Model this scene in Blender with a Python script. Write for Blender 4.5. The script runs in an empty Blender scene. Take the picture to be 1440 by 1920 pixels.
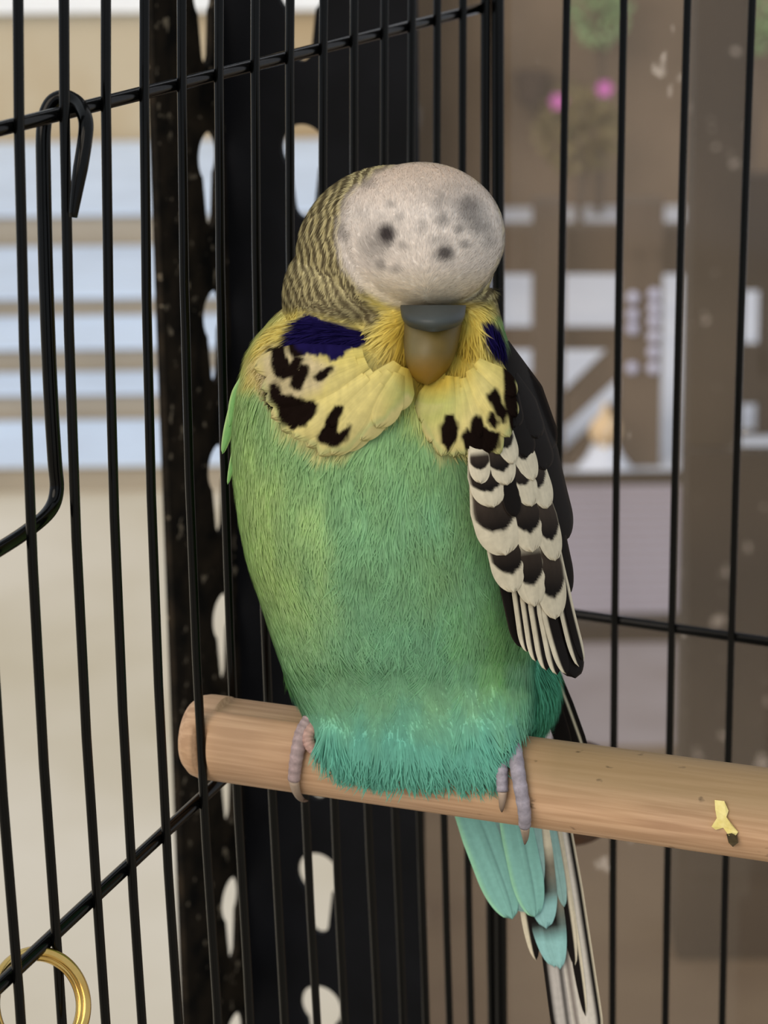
import bpy, bmesh, math, random
import numpy as np
from mathutils import Vector, Matrix
from mathutils.bvhtree import BVHTree

random.seed(7)
rng = np.random.default_rng(11)
SC = bpy.context.scene
COL = SC.collection

# ------------------------------------------------------------------ camera
FPX = 5087.5                      # focal length in pixels of the 1440x1920 frame
PITCH, ROLL = 0.284696, -0.012545
CAM = Vector((0.0, 0.0, 1.25))
_c, _s = math.cos(PITCH), math.sin(PITCH)
_F = Vector((0, _c, -_s)); _U = Vector((0, _s, _c)); _X = Vector((1, 0, 0))
_E1 = _X * math.cos(ROLL) + _U * math.sin(ROLL)
_E2 = _U * math.cos(ROLL) - _X * math.sin(ROLL)
cam_data = bpy.data.cameras.new('camera')
cam = bpy.data.objects.new('camera', cam_data)
COL.objects.link(cam)
cam.matrix_world = Matrix(((_E1.x, _E2.x, -_F.x, CAM.x), (_E1.y, _E2.y, -_F.y, CAM.y),
                           (_E1.z, _E2.z, -_F.z, CAM.z), (0, 0, 0, 1)))
cam_data.sensor_fit = 'VERTICAL'
cam_data.sensor_height = 36.0
cam_data.lens = FPX * 36.0 / 1920.0
cam_data.clip_start = 0.02
cam_data.dof.use_dof = True
cam_data.dof.focus_distance = 0.405
cam_data.dof.aperture_fstop = 42.0
SC.camera = cam

# ------------------------------------------------------------------ light
world = bpy.data.worlds.new('overcast_sky')
SC.world = world
world.use_nodes = True
_bg = world.node_tree.nodes['Background']
_bg.inputs[0].default_value = (0.86, 0.93, 1.0, 1)
_bg.inputs[1].default_value = 0.62
sun_data = bpy.data.lights.new('hazy_sun', 'SUN')
sun_data.energy = 1.7
sun_data.angle = math.radians(50)
sun_data.color = (1.0, 0.86, 0.70)
sun = bpy.data.objects.new('hazy_sun', sun_data)
COL.objects.link(sun)
sun.rotation_euler = Vector((0.52, 0.75, -0.55)).to_track_quat('-Z', 'Y').to_euler()
SC.view_settings.view_transform = 'Standard'
SC.view_settings.look = 'None'
SC.view_settings.gamma = 1.0
SC.view_settings.exposure = 0.32
SC.view_settings.use_curve_mapping = False


# ------------------------------------------------------------------ helpers
def ray(px, py):
    return _E1 * ((px - 720) / FPX) - _E2 * ((py - 960) / FPX) + _F

def at(px, py, d):
    """point at camera depth d (metres)"""
    return CAM + ray(px, py) * d

def atY(px, py, Y):
    r = ray(px, py)
    return CAM + r * (Y / r.y)

def atZ(px, py, z):
    r = ray(px, py)
    return CAM + r * ((z - CAM.z) / r.z)

def on_plane(px, py, p0, n):
    r = ray(px, py)
    return CAM + r * ((p0 - CAM).dot(n) / r.dot(n))

E1n, E2n, Fn, Cn = (np.array(v) for v in (_E1, _E2, _F, CAM))

def at_np(px, py, d):
    px, py, d = np.broadcast_arrays(np.asarray(px, float), np.asarray(py, float), np.asarray(d, float))
    return Cn + d[..., None] * (((px - 720) / FPX)[..., None] * E1n - ((py - 960) / FPX)[..., None] * E2n + Fn)

def to_px(P):
    v = P - Cn
    d = v @ Fn
    return 720 + FPX * (v @ E1n) / d, 960 - FPX * (v @ E2n) / d, d

def lin(c):
    c = np.asarray(c, float) / 255.0
    return np.where(c <= 0.04045, c / 12.92, ((c + 0.055) / 1.055) ** 2.4)

def L4(r, g, b):
    v = lin((r, g, b))
    return (float(v[0]), float(v[1]), float(v[2]), 1.0)

def mat(name, rgb, rough=0.6, noise=None, scale=20.0, rgb2=None, spec=0.5, metal=0.0, bump=0.0,
        stretch=None, specks=None):
    """procedural material: base colour, noise variation to rgb2, small bump, optional specks"""
    m = bpy.data.materials.new(name)
    m.use_nodes = True
    nt = m.node_tree
    b = nt.nodes['Principled BSDF']
    b.inputs['Roughness'].default_value = rough
    b.inputs['Metallic'].default_value = metal
    b.inputs['Specular IOR Level'].default_value = spec
    b.inputs['Base Color'].default_value = L4(*rgb)
    out = None
    tc = nt.nodes.new('ShaderNodeTexCoord')
    mp = nt.nodes.new('ShaderNodeMapping')
    nt.links.new(tc.outputs['Object'], mp.inputs[0])
    if stretch:
        mp.inputs['Scale'].default_value = stretch
    if rgb2 is not None:
        nz = nt.nodes.new('ShaderNodeTexNoise')
        nz.inputs['Scale'].default_value = scale
        nz.inputs['Detail'].default_value = 6
        nt.links.new(mp.outputs[0], nz.inputs['Vector'])
        rp = nt.nodes.new('ShaderNodeValToRGB')
        rp.color_ramp.elements[0].position = 0.35
        rp.color_ramp.elements[1].position = 0.68
        rp.color_ramp.elements[0].color = L4(*rgb)
        rp.color_ramp.elements[1].color = L4(*rgb2)
        nt.links.new(nz.outputs['Fac'], rp.inputs[0])
        out = rp.outputs[0]
        if bump:
            bp = nt.nodes.new('ShaderNodeBump')
            bp.inputs['Strength'].default_value = bump
            bp.inputs['Distance'].default_value = 0.001
            nt.links.new(nz.outputs['Fac'], bp.inputs['Height'])
            nt.links.new(bp.outputs[0], b.inputs['Normal'])
    if specks:
        srgb, sscale, sth = specks
        vo = nt.nodes.new('ShaderNodeTexNoise')
        vo.inputs['Scale'].default_value = sscale
        vo.inputs['Detail'].default_value = 3
        nt.links.new(tc.outputs['Object'], vo.inputs['Vector'])
        r2 = nt.nodes.new('ShaderNodeValToRGB')
        r2.color_ramp.elements[0].position = sth
        r2.color_ramp.elements[0].color = (0, 0, 0, 1)
        r2.color_ramp.elements[1].position = min(1, sth + 0.05)
        r2.color_ramp.elements[1].color = (1, 1, 1, 1)
        nt.links.new(vo.outputs['Fac'], r2.inputs[0])
        mx = nt.nodes.new('ShaderNodeMixRGB')
        mx.inputs[2].default_value = L4(*srgb)
        if out is not None:
            nt.links.new(out, mx.inputs[1])
        else:
            mx.inputs[1].default_value = L4(*rgb)
        nt.links.new(r2.outputs[0], mx.inputs[0])
        out = mx.outputs[0]
    if out is not None:
        nt.links.new(out, b.inputs['Base Color'])
    return m

def vcol_mat(name, rough=0.85, spec=0.15, trans=0.0, noise=0.12, nscale=1500.0, sheen=0.0):
    """colour from the mesh's own colour attribute with fine procedural variation"""
    m = bpy.data.materials.new(name)
    m.use_nodes = True
    nt = m.node_tree
    b = nt.nodes['Principled BSDF']
    b.inputs['Roughness'].default_value = rough
    b.inputs['Specular IOR Level'].default_value = spec
    if sheen:
        b.inputs['Sheen Weight'].default_value = sheen
    at_ = nt.nodes.new('ShaderNodeVertexColor')
    at_.layer_name = 'Col'
    tc = nt.nodes.new('ShaderNodeTexCoord')
    nz = nt.nodes.new('ShaderNodeTexNoise')
    nz.inputs['Scale'].default_value = nscale
    nz.inputs['Detail'].default_value = 3
    nt.links.new(tc.outputs['Object'], nz.inputs['Vector'])
    mr = nt.nodes.new('ShaderNodeMapRange')
    mr.inputs['From Min'].default_value = 0.3
    mr.inputs['From Max'].default_value = 0.7
    mr.inputs['To Min'].default_value = 1 - noise
    mr.inputs['To Max'].default_value = 1 + noise
    nt.links.new(nz.outputs['Fac'], mr.inputs['Value'])
    vm = nt.nodes.new('ShaderNodeVectorMath')
    vm.operation = 'SCALE'
    nt.links.new(at_.outputs['Color'], vm.inputs[0])
    nt.links.new(mr.outputs[0], vm.inputs['Scale'])
    nt.links.new(vm.outputs[0], b.inputs['Base Color'])
    if trans:
        tr = nt.nodes.new('ShaderNodeBsdfTranslucent')
        nt.links.new(vm.outputs[0], tr.inputs[0])
        mx = nt.nodes.new('ShaderNodeMixShader')
        mx.inputs[0].default_value = trans
        nt.links.new(b.outputs[0], mx.inputs[1])
        nt.links.new(tr.outputs[0], mx.inputs[2])
        nt.links.new(mx.outputs[0], nt.nodes['Material Output'].inputs[0])
    return m

def link(name, me, material=None, parent=None, smooth=True):
    o = bpy.data.objects.new(name, me)
    COL.objects.link(o)
    if material is not None and not me.materials:
        me.materials.append(material)
    if parent is not None:
        o.parent = parent
        o.matrix_parent_inverse = Matrix.Translation(-parent.location) if parent.parent is None else Matrix.Identity(4)
    if smooth:
        for p in me.polygons:
            p.use_smooth = True
    return o

def empty(name, loc):
    o = bpy.data.objects.new(name, None)
    COL.objects.link(o)
    o.location = loc
    o.empty_display_size = 0.01
    return o

def tag(o, label=None, cat=None, group=None, kind=None):
    if label: o['label'] = label
    if cat: o['category'] = cat
    if group: o['group'] = group
    if kind: o['kind'] = kind
    return o

def mesh_from(name, verts, faces, cols=None):
    me = bpy.data.meshes.new(name)
    me.from_pydata([tuple(v) for v in verts], [], faces)
    if cols is not None:
        a = me.color_attributes.new('Col', 'FLOAT_COLOR', 'POINT')
        c = np.ones((len(verts), 4), np.float32)
        c[:, :3] = cols
        a.data.foreach_set('color', c.ravel())
    me.update()
    return me

def tube_data(pts, rad, seg=10, caps=True):
    """tube of varying radius along a polyline"""
    P = [Vector(p) for p in pts]
    n = len(P)
    if not hasattr(rad, '__len__'):
        rad = [rad] * n
    V, Fc = [], []
    t0 = (P[1] - P[0]).normalized()
    a = Vector((0, 0, 1)) if abs(t0.z) < 0.9 else Vector((1, 0, 0))
    u = (a - t0 * a.dot(t0)).normalized()
    for i in range(n):
        t = (P[min(i + 1, n - 1)] - P[max(i - 1, 0)]).normalized()
        u = (u - t * u.dot(t)).normalized()
        v = t.cross(u)
        for k in range(seg):
            an = 2 * math.pi * k / seg
            V.append(P[i] + (u * math.cos(an) + v * math.sin(an)) * rad[i])
    for i in range(n - 1):
        for k in range(seg):
            k2 = (k + 1) % seg
            Fc.append((i * seg + k, i * seg + k2, (i + 1) * seg + k2, (i + 1) * seg + k))
    if caps:
        Fc.append(tuple(range(seg - 1, -1, -1)))
        Fc.append(tuple((n - 1) * seg + k for k in range(seg)))
    return V, Fc

def tube(name, pts, rad, material, parent=None, seg=10):
    V, Fc = tube_data(pts, rad, seg)
    return link(name, mesh_from(name, V, Fc), material, parent)

def smooth_path(pts, n=40):
    """Catmull-Rom through points"""
    P = [Vector(p) for p in pts]
    P = [P[0] * 2 - P[1]] + P + [P[-1] * 2 - P[-2]]
    out = []
    m = len(P) - 3
    for i in range(n + 1):
        x = i / n * m
        k = min(int(x), m - 1)
        t = x - k
        a, b, c, d = P[k:k + 4]
        out.append(0.5 * ((2 * b) + (c - a) * t + (2 * a - 5 * b + 4 * c - d) * t * t + (3 * b - a - 3 * c + d) * t ** 3))
    return out

def box_data(p0, p1):
    (x0, y0, z0), (x1, y1, z1) = p0, p1
    V = [(x0, y0, z0), (x1, y0, z0), (x1, y1, z0), (x0, y1, z0), (x0, y0, z1), (x1, y0, z1), (x1, y1, z1), (x0, y1, z1)]
    Fc = [(3, 2, 1, 0), (4, 5, 6, 7), (0, 1, 5, 4), (1, 2, 6, 5), (2, 3, 7, 6), (3, 0, 4, 7)]
    return V, Fc

def box(name, p0, p1, material, parent=None, bevel=0.0):
    V, Fc = box_data(p0, p1)
    me = mesh_from(name, V, Fc)
    if bevel:
        bm = bmesh.new(); bm.from_mesh(me)
        bmesh.ops.bevel(bm, geom=bm.edges[:], offset=bevel, segments=2, affect='EDGES')
        bm.to_mesh(me); bm.free()
    return link(name, me, material, parent, smooth=False)

def prism(name, outline, Y0, Y1, material, parent=None):
    """outline: list of px points unprojected at depth plane Y0, extruded back to Y1"""
    A = [atY(x, y, Y0) for x, y in outline]
    n = len(A)
    V = [tuple(a) for a in A] + [(a.x, Y1, a.z) for a in A]
    Fc = [tuple(range(n)), tuple(range(2 * n - 1, n - 1, -1))]
    Fc += [(i, i + n, (i + 1) % n + n, (i + 1) % n) for i in range(n)]
    me = mesh_from(name, V, Fc)
    bm = bmesh.new(); bm.from_mesh(me)
    bmesh.ops.recalc_face_normals(bm, faces=bm.faces[:])
    bm.to_mesh(me); bm.free()
    return link(name, me, material, parent, smooth=False)

def rect(x0, y0, x1, y1):
    return [(x0, y0), (x1, y0), (x1, y1), (x0, y1)]

def lathe(name, prof, centre, material, parent=None, seg=24):
    V, Fc = [], []
    for r, zz in prof:
        for k in range(seg):
            an = 2 * math.pi * k / seg
            V.append((centre[0] + r * math.cos(an), centre[1] + r * math.sin(an), centre[2] + zz))
    for i in range(len(prof) - 1):
        for k in range(seg):
            k2 = (k + 1) % seg
            Fc.append((i * seg + k, i * seg + k2, (i + 1) * seg + k2, (i + 1) * seg + k))
    Fc.append(tuple(range(seg - 1, -1, -1)))
    Fc.append(tuple((len(prof) - 1) * seg + k for k in range(seg)))
    return link(name, mesh_from(name, V, Fc), material, parent)

# ------------------------------------------------------------------ materials
M_WIRE = mat('black_wire_paint', (2, 2, 2), 0.16, spec=0.17, rgb2=(4, 4, 4), scale=300)
M_POST = mat('black_steel', (9, 10, 13), 0.5, spec=.08, rgb2=(15, 16, 20), scale=60, specks=((90, 90, 90), 260, 0.76))
M_POSTD = mat('dusty_black_steel', (8, 7, 5), 0.8, spec=.1, rgb2=(38, 31, 22), scale=120, specks=((112, 102, 86), 260, 0.645))
M_BRASS = mat('polished_brass', (212, 182, 112), 0.18, metal=1.0, rgb2=(196, 156, 84), scale=200)
M_CONC = mat('pale_concrete', (212, 204, 190), 0.9, rgb2=(180, 168, 142), scale=1.1)
M_TREAD = mat('pale_blue_painted_board', (206, 222, 244), 0.7, rgb2=(194, 208, 228), scale=4)
M_RISER = mat('beige_riser', (164, 154, 138), 0.85, rgb2=(150, 142, 128), scale=5)
M_STUCCO = mat('beige_stucco', (186, 172, 146), 0.95, rgb2=(172, 150, 116), scale=3)
M_WHITE = mat('white_painted_wood', (240, 240, 238), 0.6, rgb2=(225, 226, 226), scale=5)
M_BROWN = mat('brown_stained_timber', (98, 84, 70), 0.8, rgb2=(80, 68, 56), scale=9, stretch=(1, 1, 0.2))
M_DKBROWN = mat('dark_brown_timber', (50, 40, 30), 0.8, rgb2=(36, 28, 20), scale=7, stretch=(1, 1, 0.2))
M_SOIL = mat('brown_earth', (116, 98, 76), 0.95, rgb2=(98, 80, 62), scale=4)
M_WALLB = mat('brown_rendered_wall', (126, 108, 88), 0.95, rgb2=(100, 85, 68), scale=3.5)
M_SLAB = mat('pale_blue_grey_slab', (232, 240, 252), 0.8, rgb2=(216, 226, 242), scale=3)
M_DECK = mat('grey_violet_deck_board', (172, 166, 176), 0.75, rgb2=(156, 150, 160), scale=6)
M_LILAC = mat('grey_lilac_paving', (150, 142, 144), 0.85, rgb2=(132, 122, 122), scale=5)
M_LEAF = mat('pale_green_leaf', (150, 180, 130), 0.6, rgb2=(120, 150, 96), scale=20)
M_PINK = mat('pink_petal', (214, 110, 190), 0.6, rgb2=(200, 90, 170), scale=30)
M_CREAM = mat('cream_ceramic', (235, 205, 160), 0.5, rgb2=(225, 195, 150), scale=20)
M_POT = mat('dark_brown_clay', (70, 56, 46), 0.8, rgb2=(58, 46, 38), scale=20)

# ------------------------------------------------------------------ cage reference planes
MM = 0.001
CORNER = Vector((20.81 * MM, 523.46 * MM, CAM.z))
AL, AR = 1.169388, 0.405341
DL = Vector((-math.cos(AL), -math.sin(AL), 0))      # along the side panel, towards the viewer
DR = Vector((math.cos(AR), -math.sin(AR), 0))       # along the back panel
NL = Vector((-math.sin(AL), math.cos(AL), 0))       # outward of side panel
NR = Vector((math.sin(AR), math.cos(AR), 0))        # outward of back panel
Z_TOP, Z_BOT = CAM.z + 0.10, CAM.z - 0.325

# ------------------------------------------------------------------ the setting
def sheet(name, x0, x1, y0, y1, z, material, label=None, cat=None, thick=0.04, bevel=0):
    o = box(name, (x0, y0, z - thick), (x1, y1, z), material, bevel=bevel)
    o['kind'] = 'structure'
    return o

fl = sheet('floor', -6, 6, -4, 16, 0.0, M_CONC, thick=0.1)
tag(fl, 'pale beige concrete ground under everything', 'floor')

# shallow painted steps climbing away behind the cage's side, seen between the wires
rows = [925, 870, 785, 735, 695, 650, 590, 555, 460, 400, 265]
step_root = empty('deck_steps', (-0.45, 4.2, 0))
tag(step_root, 'wide shallow steps with pale blue treads and beige risers', 'steps')
XL, XR = -2.2, 0.03
Y = atZ(145, rows[0], 0.0).y
z = 0.0
for i in range(0, len(rows) - 1, 2):
    p = atY(145, rows[i + 1], Y)            # riser top edge
    z1 = p.z
    Y1 = atZ(145, rows[i + 2], z1).y if i + 2 < len(rows) else Y + 0.6
    box('riser', (XL, Y + 0.012, 0.0), (XR, Y1, z1 - 0.006), M_RISER, step_root)
    # each tread is a row of boards with open joints
    nb = max(2, int((Y1 - Y) / 0.14))
    for b in range(nb):
        ya = Y + (Y1 - Y) * b / nb; yb = Y + (Y1 - Y) * (b + 1) / nb - 0.008
        box('tread_board', (XL, ya, z1 - 0.006), (XR, yb, z1), M_TREAD, step_root, bevel=0.001)
    Y, z = Y1, z1
WALL_Y = Y + 0.02
print('steps end', WALL_Y, z)
wl = box('wall_left', (-3.0, WALL_Y, 0), (0.08, WALL_Y + 0.2, z + 2.2), M_STUCCO)
wl['kind'] = 'structure'
zt = atY(145, 22, WALL_Y).z
lg = box('trim_1', (-3.0, WALL_Y - 0.03, zt), (0.08, WALL_Y, zt + 0.16), M_WHITE)
lg['kind'] = 'structure'

# ground and things behind the glass
XG0, XG1 = 0.12, 2.6
g0 = sheet('floor_earth', -0.02, XG1, 0.9, atZ(1200, 1405, 0).y, 0.004, M_SOIL, thick=0.004)
g1 = sheet('floor_paving', 0.0, XG1, atZ(1200, 1405, 0).y, atZ(1200, 1200, 0).y, 0.006, M_LILAC, thick=0.006)
ya, yb = atZ(1170, 1152, 0.03).y, atZ(1170, 902, 0.03).y
deck = empty('deck_platform', (0.4, ya, 0))
tag(deck, 'low grey violet platform of narrow ribbed boards behind the dirty glass', 'platform')
box('front_beam', (0.03, ya - 0.05, 0.0), (2.2, ya, 0.032), M_DKBROWN, deck)
nb = 15
dmesh = None
for k in range(nb):
    y0 = ya + (yb - ya) * k / nb
    y1 = ya + (yb - ya) * (k + 1) / nb - 0.022
    if dmesh is None:
        b0 = box('board', (0.03, y0, 0.0), (2.2, y1, 0.03), M_DECK, deck, bevel=0.003); dmesh = b0; yk0 = y0
    else:
        o = dmesh.copy(); COL.objects.link(o); o.location = (0, y0 - yk0, 0)
box('back_beam', (0.03, yb, 0.0), (2.2, yb + 0.04, 0.036), M_DKBROWN, deck)
slab_y1 = atZ(1100, 394, 0).y
sheet('floor_slab', 0.05, 2.8, yb + 0.045, slab_y1, 0.01, M_SLAB, thick=0.01)
wr = box('wall_back', (0.09, slab_y1, 0), (3.2, slab_y1 + 0.2, 2.4), M_WALLB)
wr['kind'] = 'structure'

RY = yb + 0.16
rail = empty('porch_railing', tuple(atY(1030, 900, RY)))
rail.location.z = 0.01
tag(rail, 'brown timber railing with diagonal braces behind the dirty glass', 'railing')
def to_ground(name, x0, x1, ytop, Y0, Y1, m, par):
    a, b = atY(x0, ytop, Y0), atY(x1, ytop, Y0)
    return box(name, (a.x, Y0, 0.01), (b.x, Y1, a.z), m, par)
to_ground('post', 1001, 1060, 380, RY, RY + .06, M_BROWN, rail)
to_ground('post', 1168, 1246, 380, RY, RY + .06, M_BROWN, rail)
prism('top_beam', rect(880, 428, 1300, 514), RY + .06, RY + .12, M_BROWN, rail)
prism('mid_rail', rect(880, 621, 1168, 656), RY + .06, RY + .10, M_BROWN, rail)
prism('brace', [(1060, 745), (1168, 640), (1168, 700), (1060, 800)], RY + .005, RY + .05, M_BROWN, rail)
prism('brace', [(1060, 858), (1168, 752), (1168, 812), (1060, 905)], RY + .005, RY + .05, M_BROWN, rail)
prism('low_panel', rect(880, 708, 1001, 905), RY + .06, RY + .09, M_BROWN, rail)

M_BEAD = mat('pale_lilac_bead', (222, 226, 250), .3, rgb2=(205, 210, 240), scale=30)
bead_me = None
for bxp, bys, lab in ((1228, (552, 578, 603, 631, 660, 690), 'strand of six pale lilac beads hanging by the railing post'),
                      (1188, (558, 590, 616, 690), 'strand of four pale lilac beads hanging by the railing post')):
    top = atY(bxp, 470, RY - .016)
    root = empty('bead_strand', top); tag(root, lab, 'beads')
    low = atY(bxp, bys[-1], RY - .016)
    tube('string', [top, (top + low) / 2, low], .0012, M_BROWN, root, 5)
    box('hanger', (top.x - .004, RY - .02, top.z - .004), (top.x + .004, RY, top.z + .004), M_BROWN, root)
    for by_ in bys:
        q = atY(bxp, by_, RY - .016)
        lathe('bead', [(.001, -.0105), (.007, -.008), (.0105, 0), (.007, .008), (.001, .0105)], (top.x, RY - .016, q.z), M_BEAD, root, 14)

fence = empty('board_screen', (atY(1410, 900, RY).x, RY + 0.2, 0.01))
tag(fence, 'dark brown board screen with window gaps behind the dirty glass', 'screen')
fy = RY + .2
for r in [(1380, 330, 1436, 545), (1380, 652, 1436, 758), (1380, 816, 1436, 888), (1380, 942, 1436, 1010)]:
    prism('board', rect(*r), fy, fy + .04, M_DKBROWN, fence)
to_ground('post', 1436, 1560, 330, fy, fy + .05, M_DKBROWN, fence)

cy = 2.6
prism_low = None
colm = empty('timber_column', tuple(atY(1336, 960, cy))); colm.location.z = 0
a, b = atY(1287, 960, cy), atY(1386, 960, cy)
M_COLM = mat('speckled_brown_timber', (54, 44, 32), 0.8, rgb2=(42, 34, 24), scale=9, specks=((170, 160, 150), 42, 0.68))
M_DKS = mat('speckled_dark_timber', (44, 35, 26), 0.8, rgb2=(34, 27, 20), scale=9, specks=((150, 140, 130), 46, 0.66))
box('shaft', (a.x, cy, 0), (b.x, cy + .07, 2.3), M_COLM, colm, bevel=0.004)
box('base_board', (a.x - .004, cy - .02, 0), (b.x + .3, cy + .09, .17), M_DKBROWN, colm, bevel=0.004)
prism('lower_panel', rect(1287, 850, 1560, 1640), cy - .03, cy - .002, M_DKS, colm)
tag(colm, 'dark brown square timber column with pale specks behind the dirty glass', 'column')

# cream knob lantern on the platform edge
kp = atY(1132, 845, RY - .05)
ln = empty('garden_lamp', (kp.x, RY - .072, 0.01))
tag(ln, 'small cream ball lamp on a pale flared base behind the glass', 'lamp')
zt = atY(1132, 835, RY - .072).z - 0.01
lathe('base', [(.062, 0), (.058, .004), (.03, zt * .7), (.022, zt)], ln.location, M_SLAB, ln)
lathe('ball', [(.012, zt), (.024, zt + .012), (.027, zt + .026), (.022, zt + .042), (.01, zt + .052), (.004, zt + .07), (.001, zt + .075)], ln.location, M_CREAM, ln)

# flowering shrub growing against the far wall
def leafy(name, px, py, r_px, Yb, n, m, label, flowers=()):
    c = atY(px, py, Yb)
    root = empty(name, (c.x, Yb, 0.0))
    tag(root, label, 'shrub')
    R = r_px * Yb / FPX
    V, Fc = [], []
    for i in range(n):
        th = random.uniform(0, 6.283); rr = R * math.sqrt(random.random()); hz_ = random.uniform(-1, 1)
        p = Vector((c.x + rr * math.cos(th), Yb + R * .5 * hz_, c.z + rr * math.sin(th) * 1.1))
        a = Vector((random.gauss(0, 1), random.gauss(0, 1), random.gauss(0, 1))).normalized()
        b = a.orthogonal().normalized()
        l = R * .28; w = R * .12
        k = len(V)
        V += [p, p + a * l * .5 + b * w, p + a * l, p + a * l * .5 - b * w]
        Fc.append((k, k + 1, k + 2, k + 3))
    fo = link('foliage', mesh_from('foliage', V, Fc), m, root, smooth=False)
    fo['kind'] = 'stuff'
    tube('stem', [(c.x, Yb, 0), (c.x + R * .1, Yb, c.z * .5), (c.x, Yb, c.z)], .012, M_BROWN, root, 6)
    for fx, fy_ in flowers:
        q = atY(fx, fy_, Yb - R * .5)
        V, Fc = [], []
        for k in range(6):
            an = k * math.pi / 3
            d = Vector((math.cos(an), -.2, math.sin(an)))
            e = Vector((-math.sin(an), 0, math.cos(an)))
            i0 = len(V)
            V += [q, q + d * .014 + e * .008, q + d * .024, q + d * .014 - e * .008]
            Fc.append((i0, i0 + 1, i0 + 2, i0 + 3))
        link('flower', mesh_from('flower', V, Fc), M_PINK, root, smooth=False)
        tube('flower_stalk', [q, (q.x, Yb, q.z - .05), (c.x, Yb, min(q.z, c.z) - .02)], .003, M_LEAF, root, 5)
    return root
M_LEAF2 = mat('olive_leaf', (128, 116, 78), 0.7, rgb2=(110, 98, 62), scale=20)
leafy('flowering_shrub', 1085, 245, 75, slab_y1 - .25, 420, M_LEAF2, 'olive shrub with two pink blossoms by the far brown wall', [(1046, 190), (1133, 166)])
leafy('leafy_shrub', 1125, 25, 55, slab_y1 - .12, 300, M_LEAF, 'pale green leafy shrub high against the brown wall beside blossoms')
leafy('leafy_shrub', 1412, 45, 50, slab_y1 - .12, 300, M_LEAF, 'pale green leafy shrub behind the dark timber column')
pc = atY(1003, 170, slab_y1 - .15)
pot = lathe('wall_pot', [(.03, -.05), (.042, -.03), (.046, .02), (.05, .03), (.044, .035)], (pc.x, slab_y1 - .055, pc.z), M_POT)
tag(pot, 'dark brown round clay pot fixed on the far wall', 'pot')

# ------------------------------------------------------------------ slotted steel upright
AP = atY(437, 930, 0.640)
NFR = NR
def flange_w(px, D):
    n = Vector((-D.y, D.x, 0))
    q = on_plane(px, 930, AP, n)
    return (q - AP).dot(D)
WRt = flange_w(789, DR); WLt = flange_w(311, DL)
print('flange widths', WRt, WLt)
up = empty('shelf_upright', (AP.x, AP.y, 0))
tag(up, 'black slotted steel angle upright with keyhole slots outside the cage', 'shelf post')

def keyhole(cx, ytop, R, r, H, n=12):
    """outline points (u,v) of keyhole: round head of radius R on top, slot of half-width r, height H"""
    pts = []
    yc = ytop - R
    a0 = math.asin(min(.99, r / R)) * 1.25
    for i in range(n * 2 + 1):
        an = -math.pi / 2 + a0 + (2 * math.pi - 2 * a0) * i / (2 * n)
        pts.append((cx + R * math.cos(an), yc + R * math.sin(an)))
    yb = ytop - H + r
    for i in range(n + 1):
        an = math.pi + math.pi * i / n
        pts.append((cx + r * .85 * math.cos(an), yb + r * math.sin(an)))
    return pts

def flange(name, D, W, px_slot, m, py_first):
    n = Vector((-D.y, D.x, 0))
    q1 = on_plane(px_slot[0], py_first[0], AP, n)
    q2 = on_plane(px_slot[1], py_first[1], AP, n)
    u = (q1 - AP).dot(D)
    pitch = (q1.z - q2.z) / py_first[2]
    print(name, 'slot u', u, 'pitch', pitch)
    cu = bpy.data.curves.new(name, 'CURVE')
    cu.dimensions = '2D'; cu.fill_mode = 'BOTH'; cu.extrude = 0.0009
    def spl(pts):
        s = cu.splines.new('POLY'); s.points.add(len(pts) - 1)
        for p, (x, y) in zip(s.points, pts): p.co = (x, y, 0, 1)
        s.use_cyclic_u = True
    spl([(0, 0.02), (W, 0.02), (W, 1.75), (0, 1.75)])
    k = -14
    while q1.z - pitch * k > 0.1:
        zt = q1.z - pitch * k
        if zt < 1.7:
            spl(keyhole(u, zt, pitch * .158, pitch * .088, pitch * .60))
        k += 1
    tmp = bpy.data.objects.new('tmp', cu); COL.objects.link(tmp)
    dg = bpy.context.evaluated_depsgraph_get()
    me = bpy.data.meshes.new_from_object(tmp.evaluated_get(dg))
    bpy.data.objects.remove(tmp)
    me.transform(Matrix(((D.x, 0, n.x, AP.x), (D.y, 0, n.y, AP.y), (0, 1, 0, 0), (0, 0, 0, 1))))
    me.materials.clear()
    return link(name, me, m, up, smooth=False)
flange('flange', DR, WRt, (570, 612), M_POST, (232, 1600, 5))
flange('flange', DL, WLt, (386, 440), M_POSTD, (245, 1635, 5))
box('foot_plate', (AP.x - .03, AP.y - .045, 0), (AP.x + .05, AP.y + .01, .02), M_POST, up)

# ------------------------------------------------------------------ dirty glass pane
gm = bpy.data.materials.new('dirty_brown_glass'); gm.use_nodes = True
nt = gm.node_tree; nt.nodes.clear()
o_ = nt.nodes.new('ShaderNodeOutputMaterial')
tr = nt.nodes.new('ShaderNodeBsdfTransparent'); tr.inputs[0].default_value = (0.88, 0.87, 0.89, 1)
df = nt.nodes.new('ShaderNodeBsdfDiffuse'); df.inputs[0].default_value = L4(150, 132, 112)
wd = nt.nodes.new('ShaderNodeBsdfDiffuse'); wd.inputs[0].default_value = L4(225, 215, 205)
gl = nt.nodes.new('ShaderNodeBsdfGlossy'); gl.inputs['Roughness'].default_value = 0.05
tc = nt.nodes.new('ShaderNodeTexCoord')
nz = nt.nodes.new('ShaderNodeTexNoise'); nz.inputs['Scale'].default_value = 14; nz.inputs['Detail'].default_value = 5
nt.links.new(tc.outputs['Object'], nz.inputs['Vector'])
mr = nt.nodes.new('ShaderNodeMapRange'); mr.inputs['From Min'].default_value = .3; mr.inputs['From Max'].default_value = .7
mr.inputs['To Min'].default_value = .10; mr.inputs['To Max'].default_value = .24
nt.links.new(nz.outputs['Fac'], mr.inputs['Value'])
m1 = nt.nodes.new('ShaderNodeMixShader')
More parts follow.
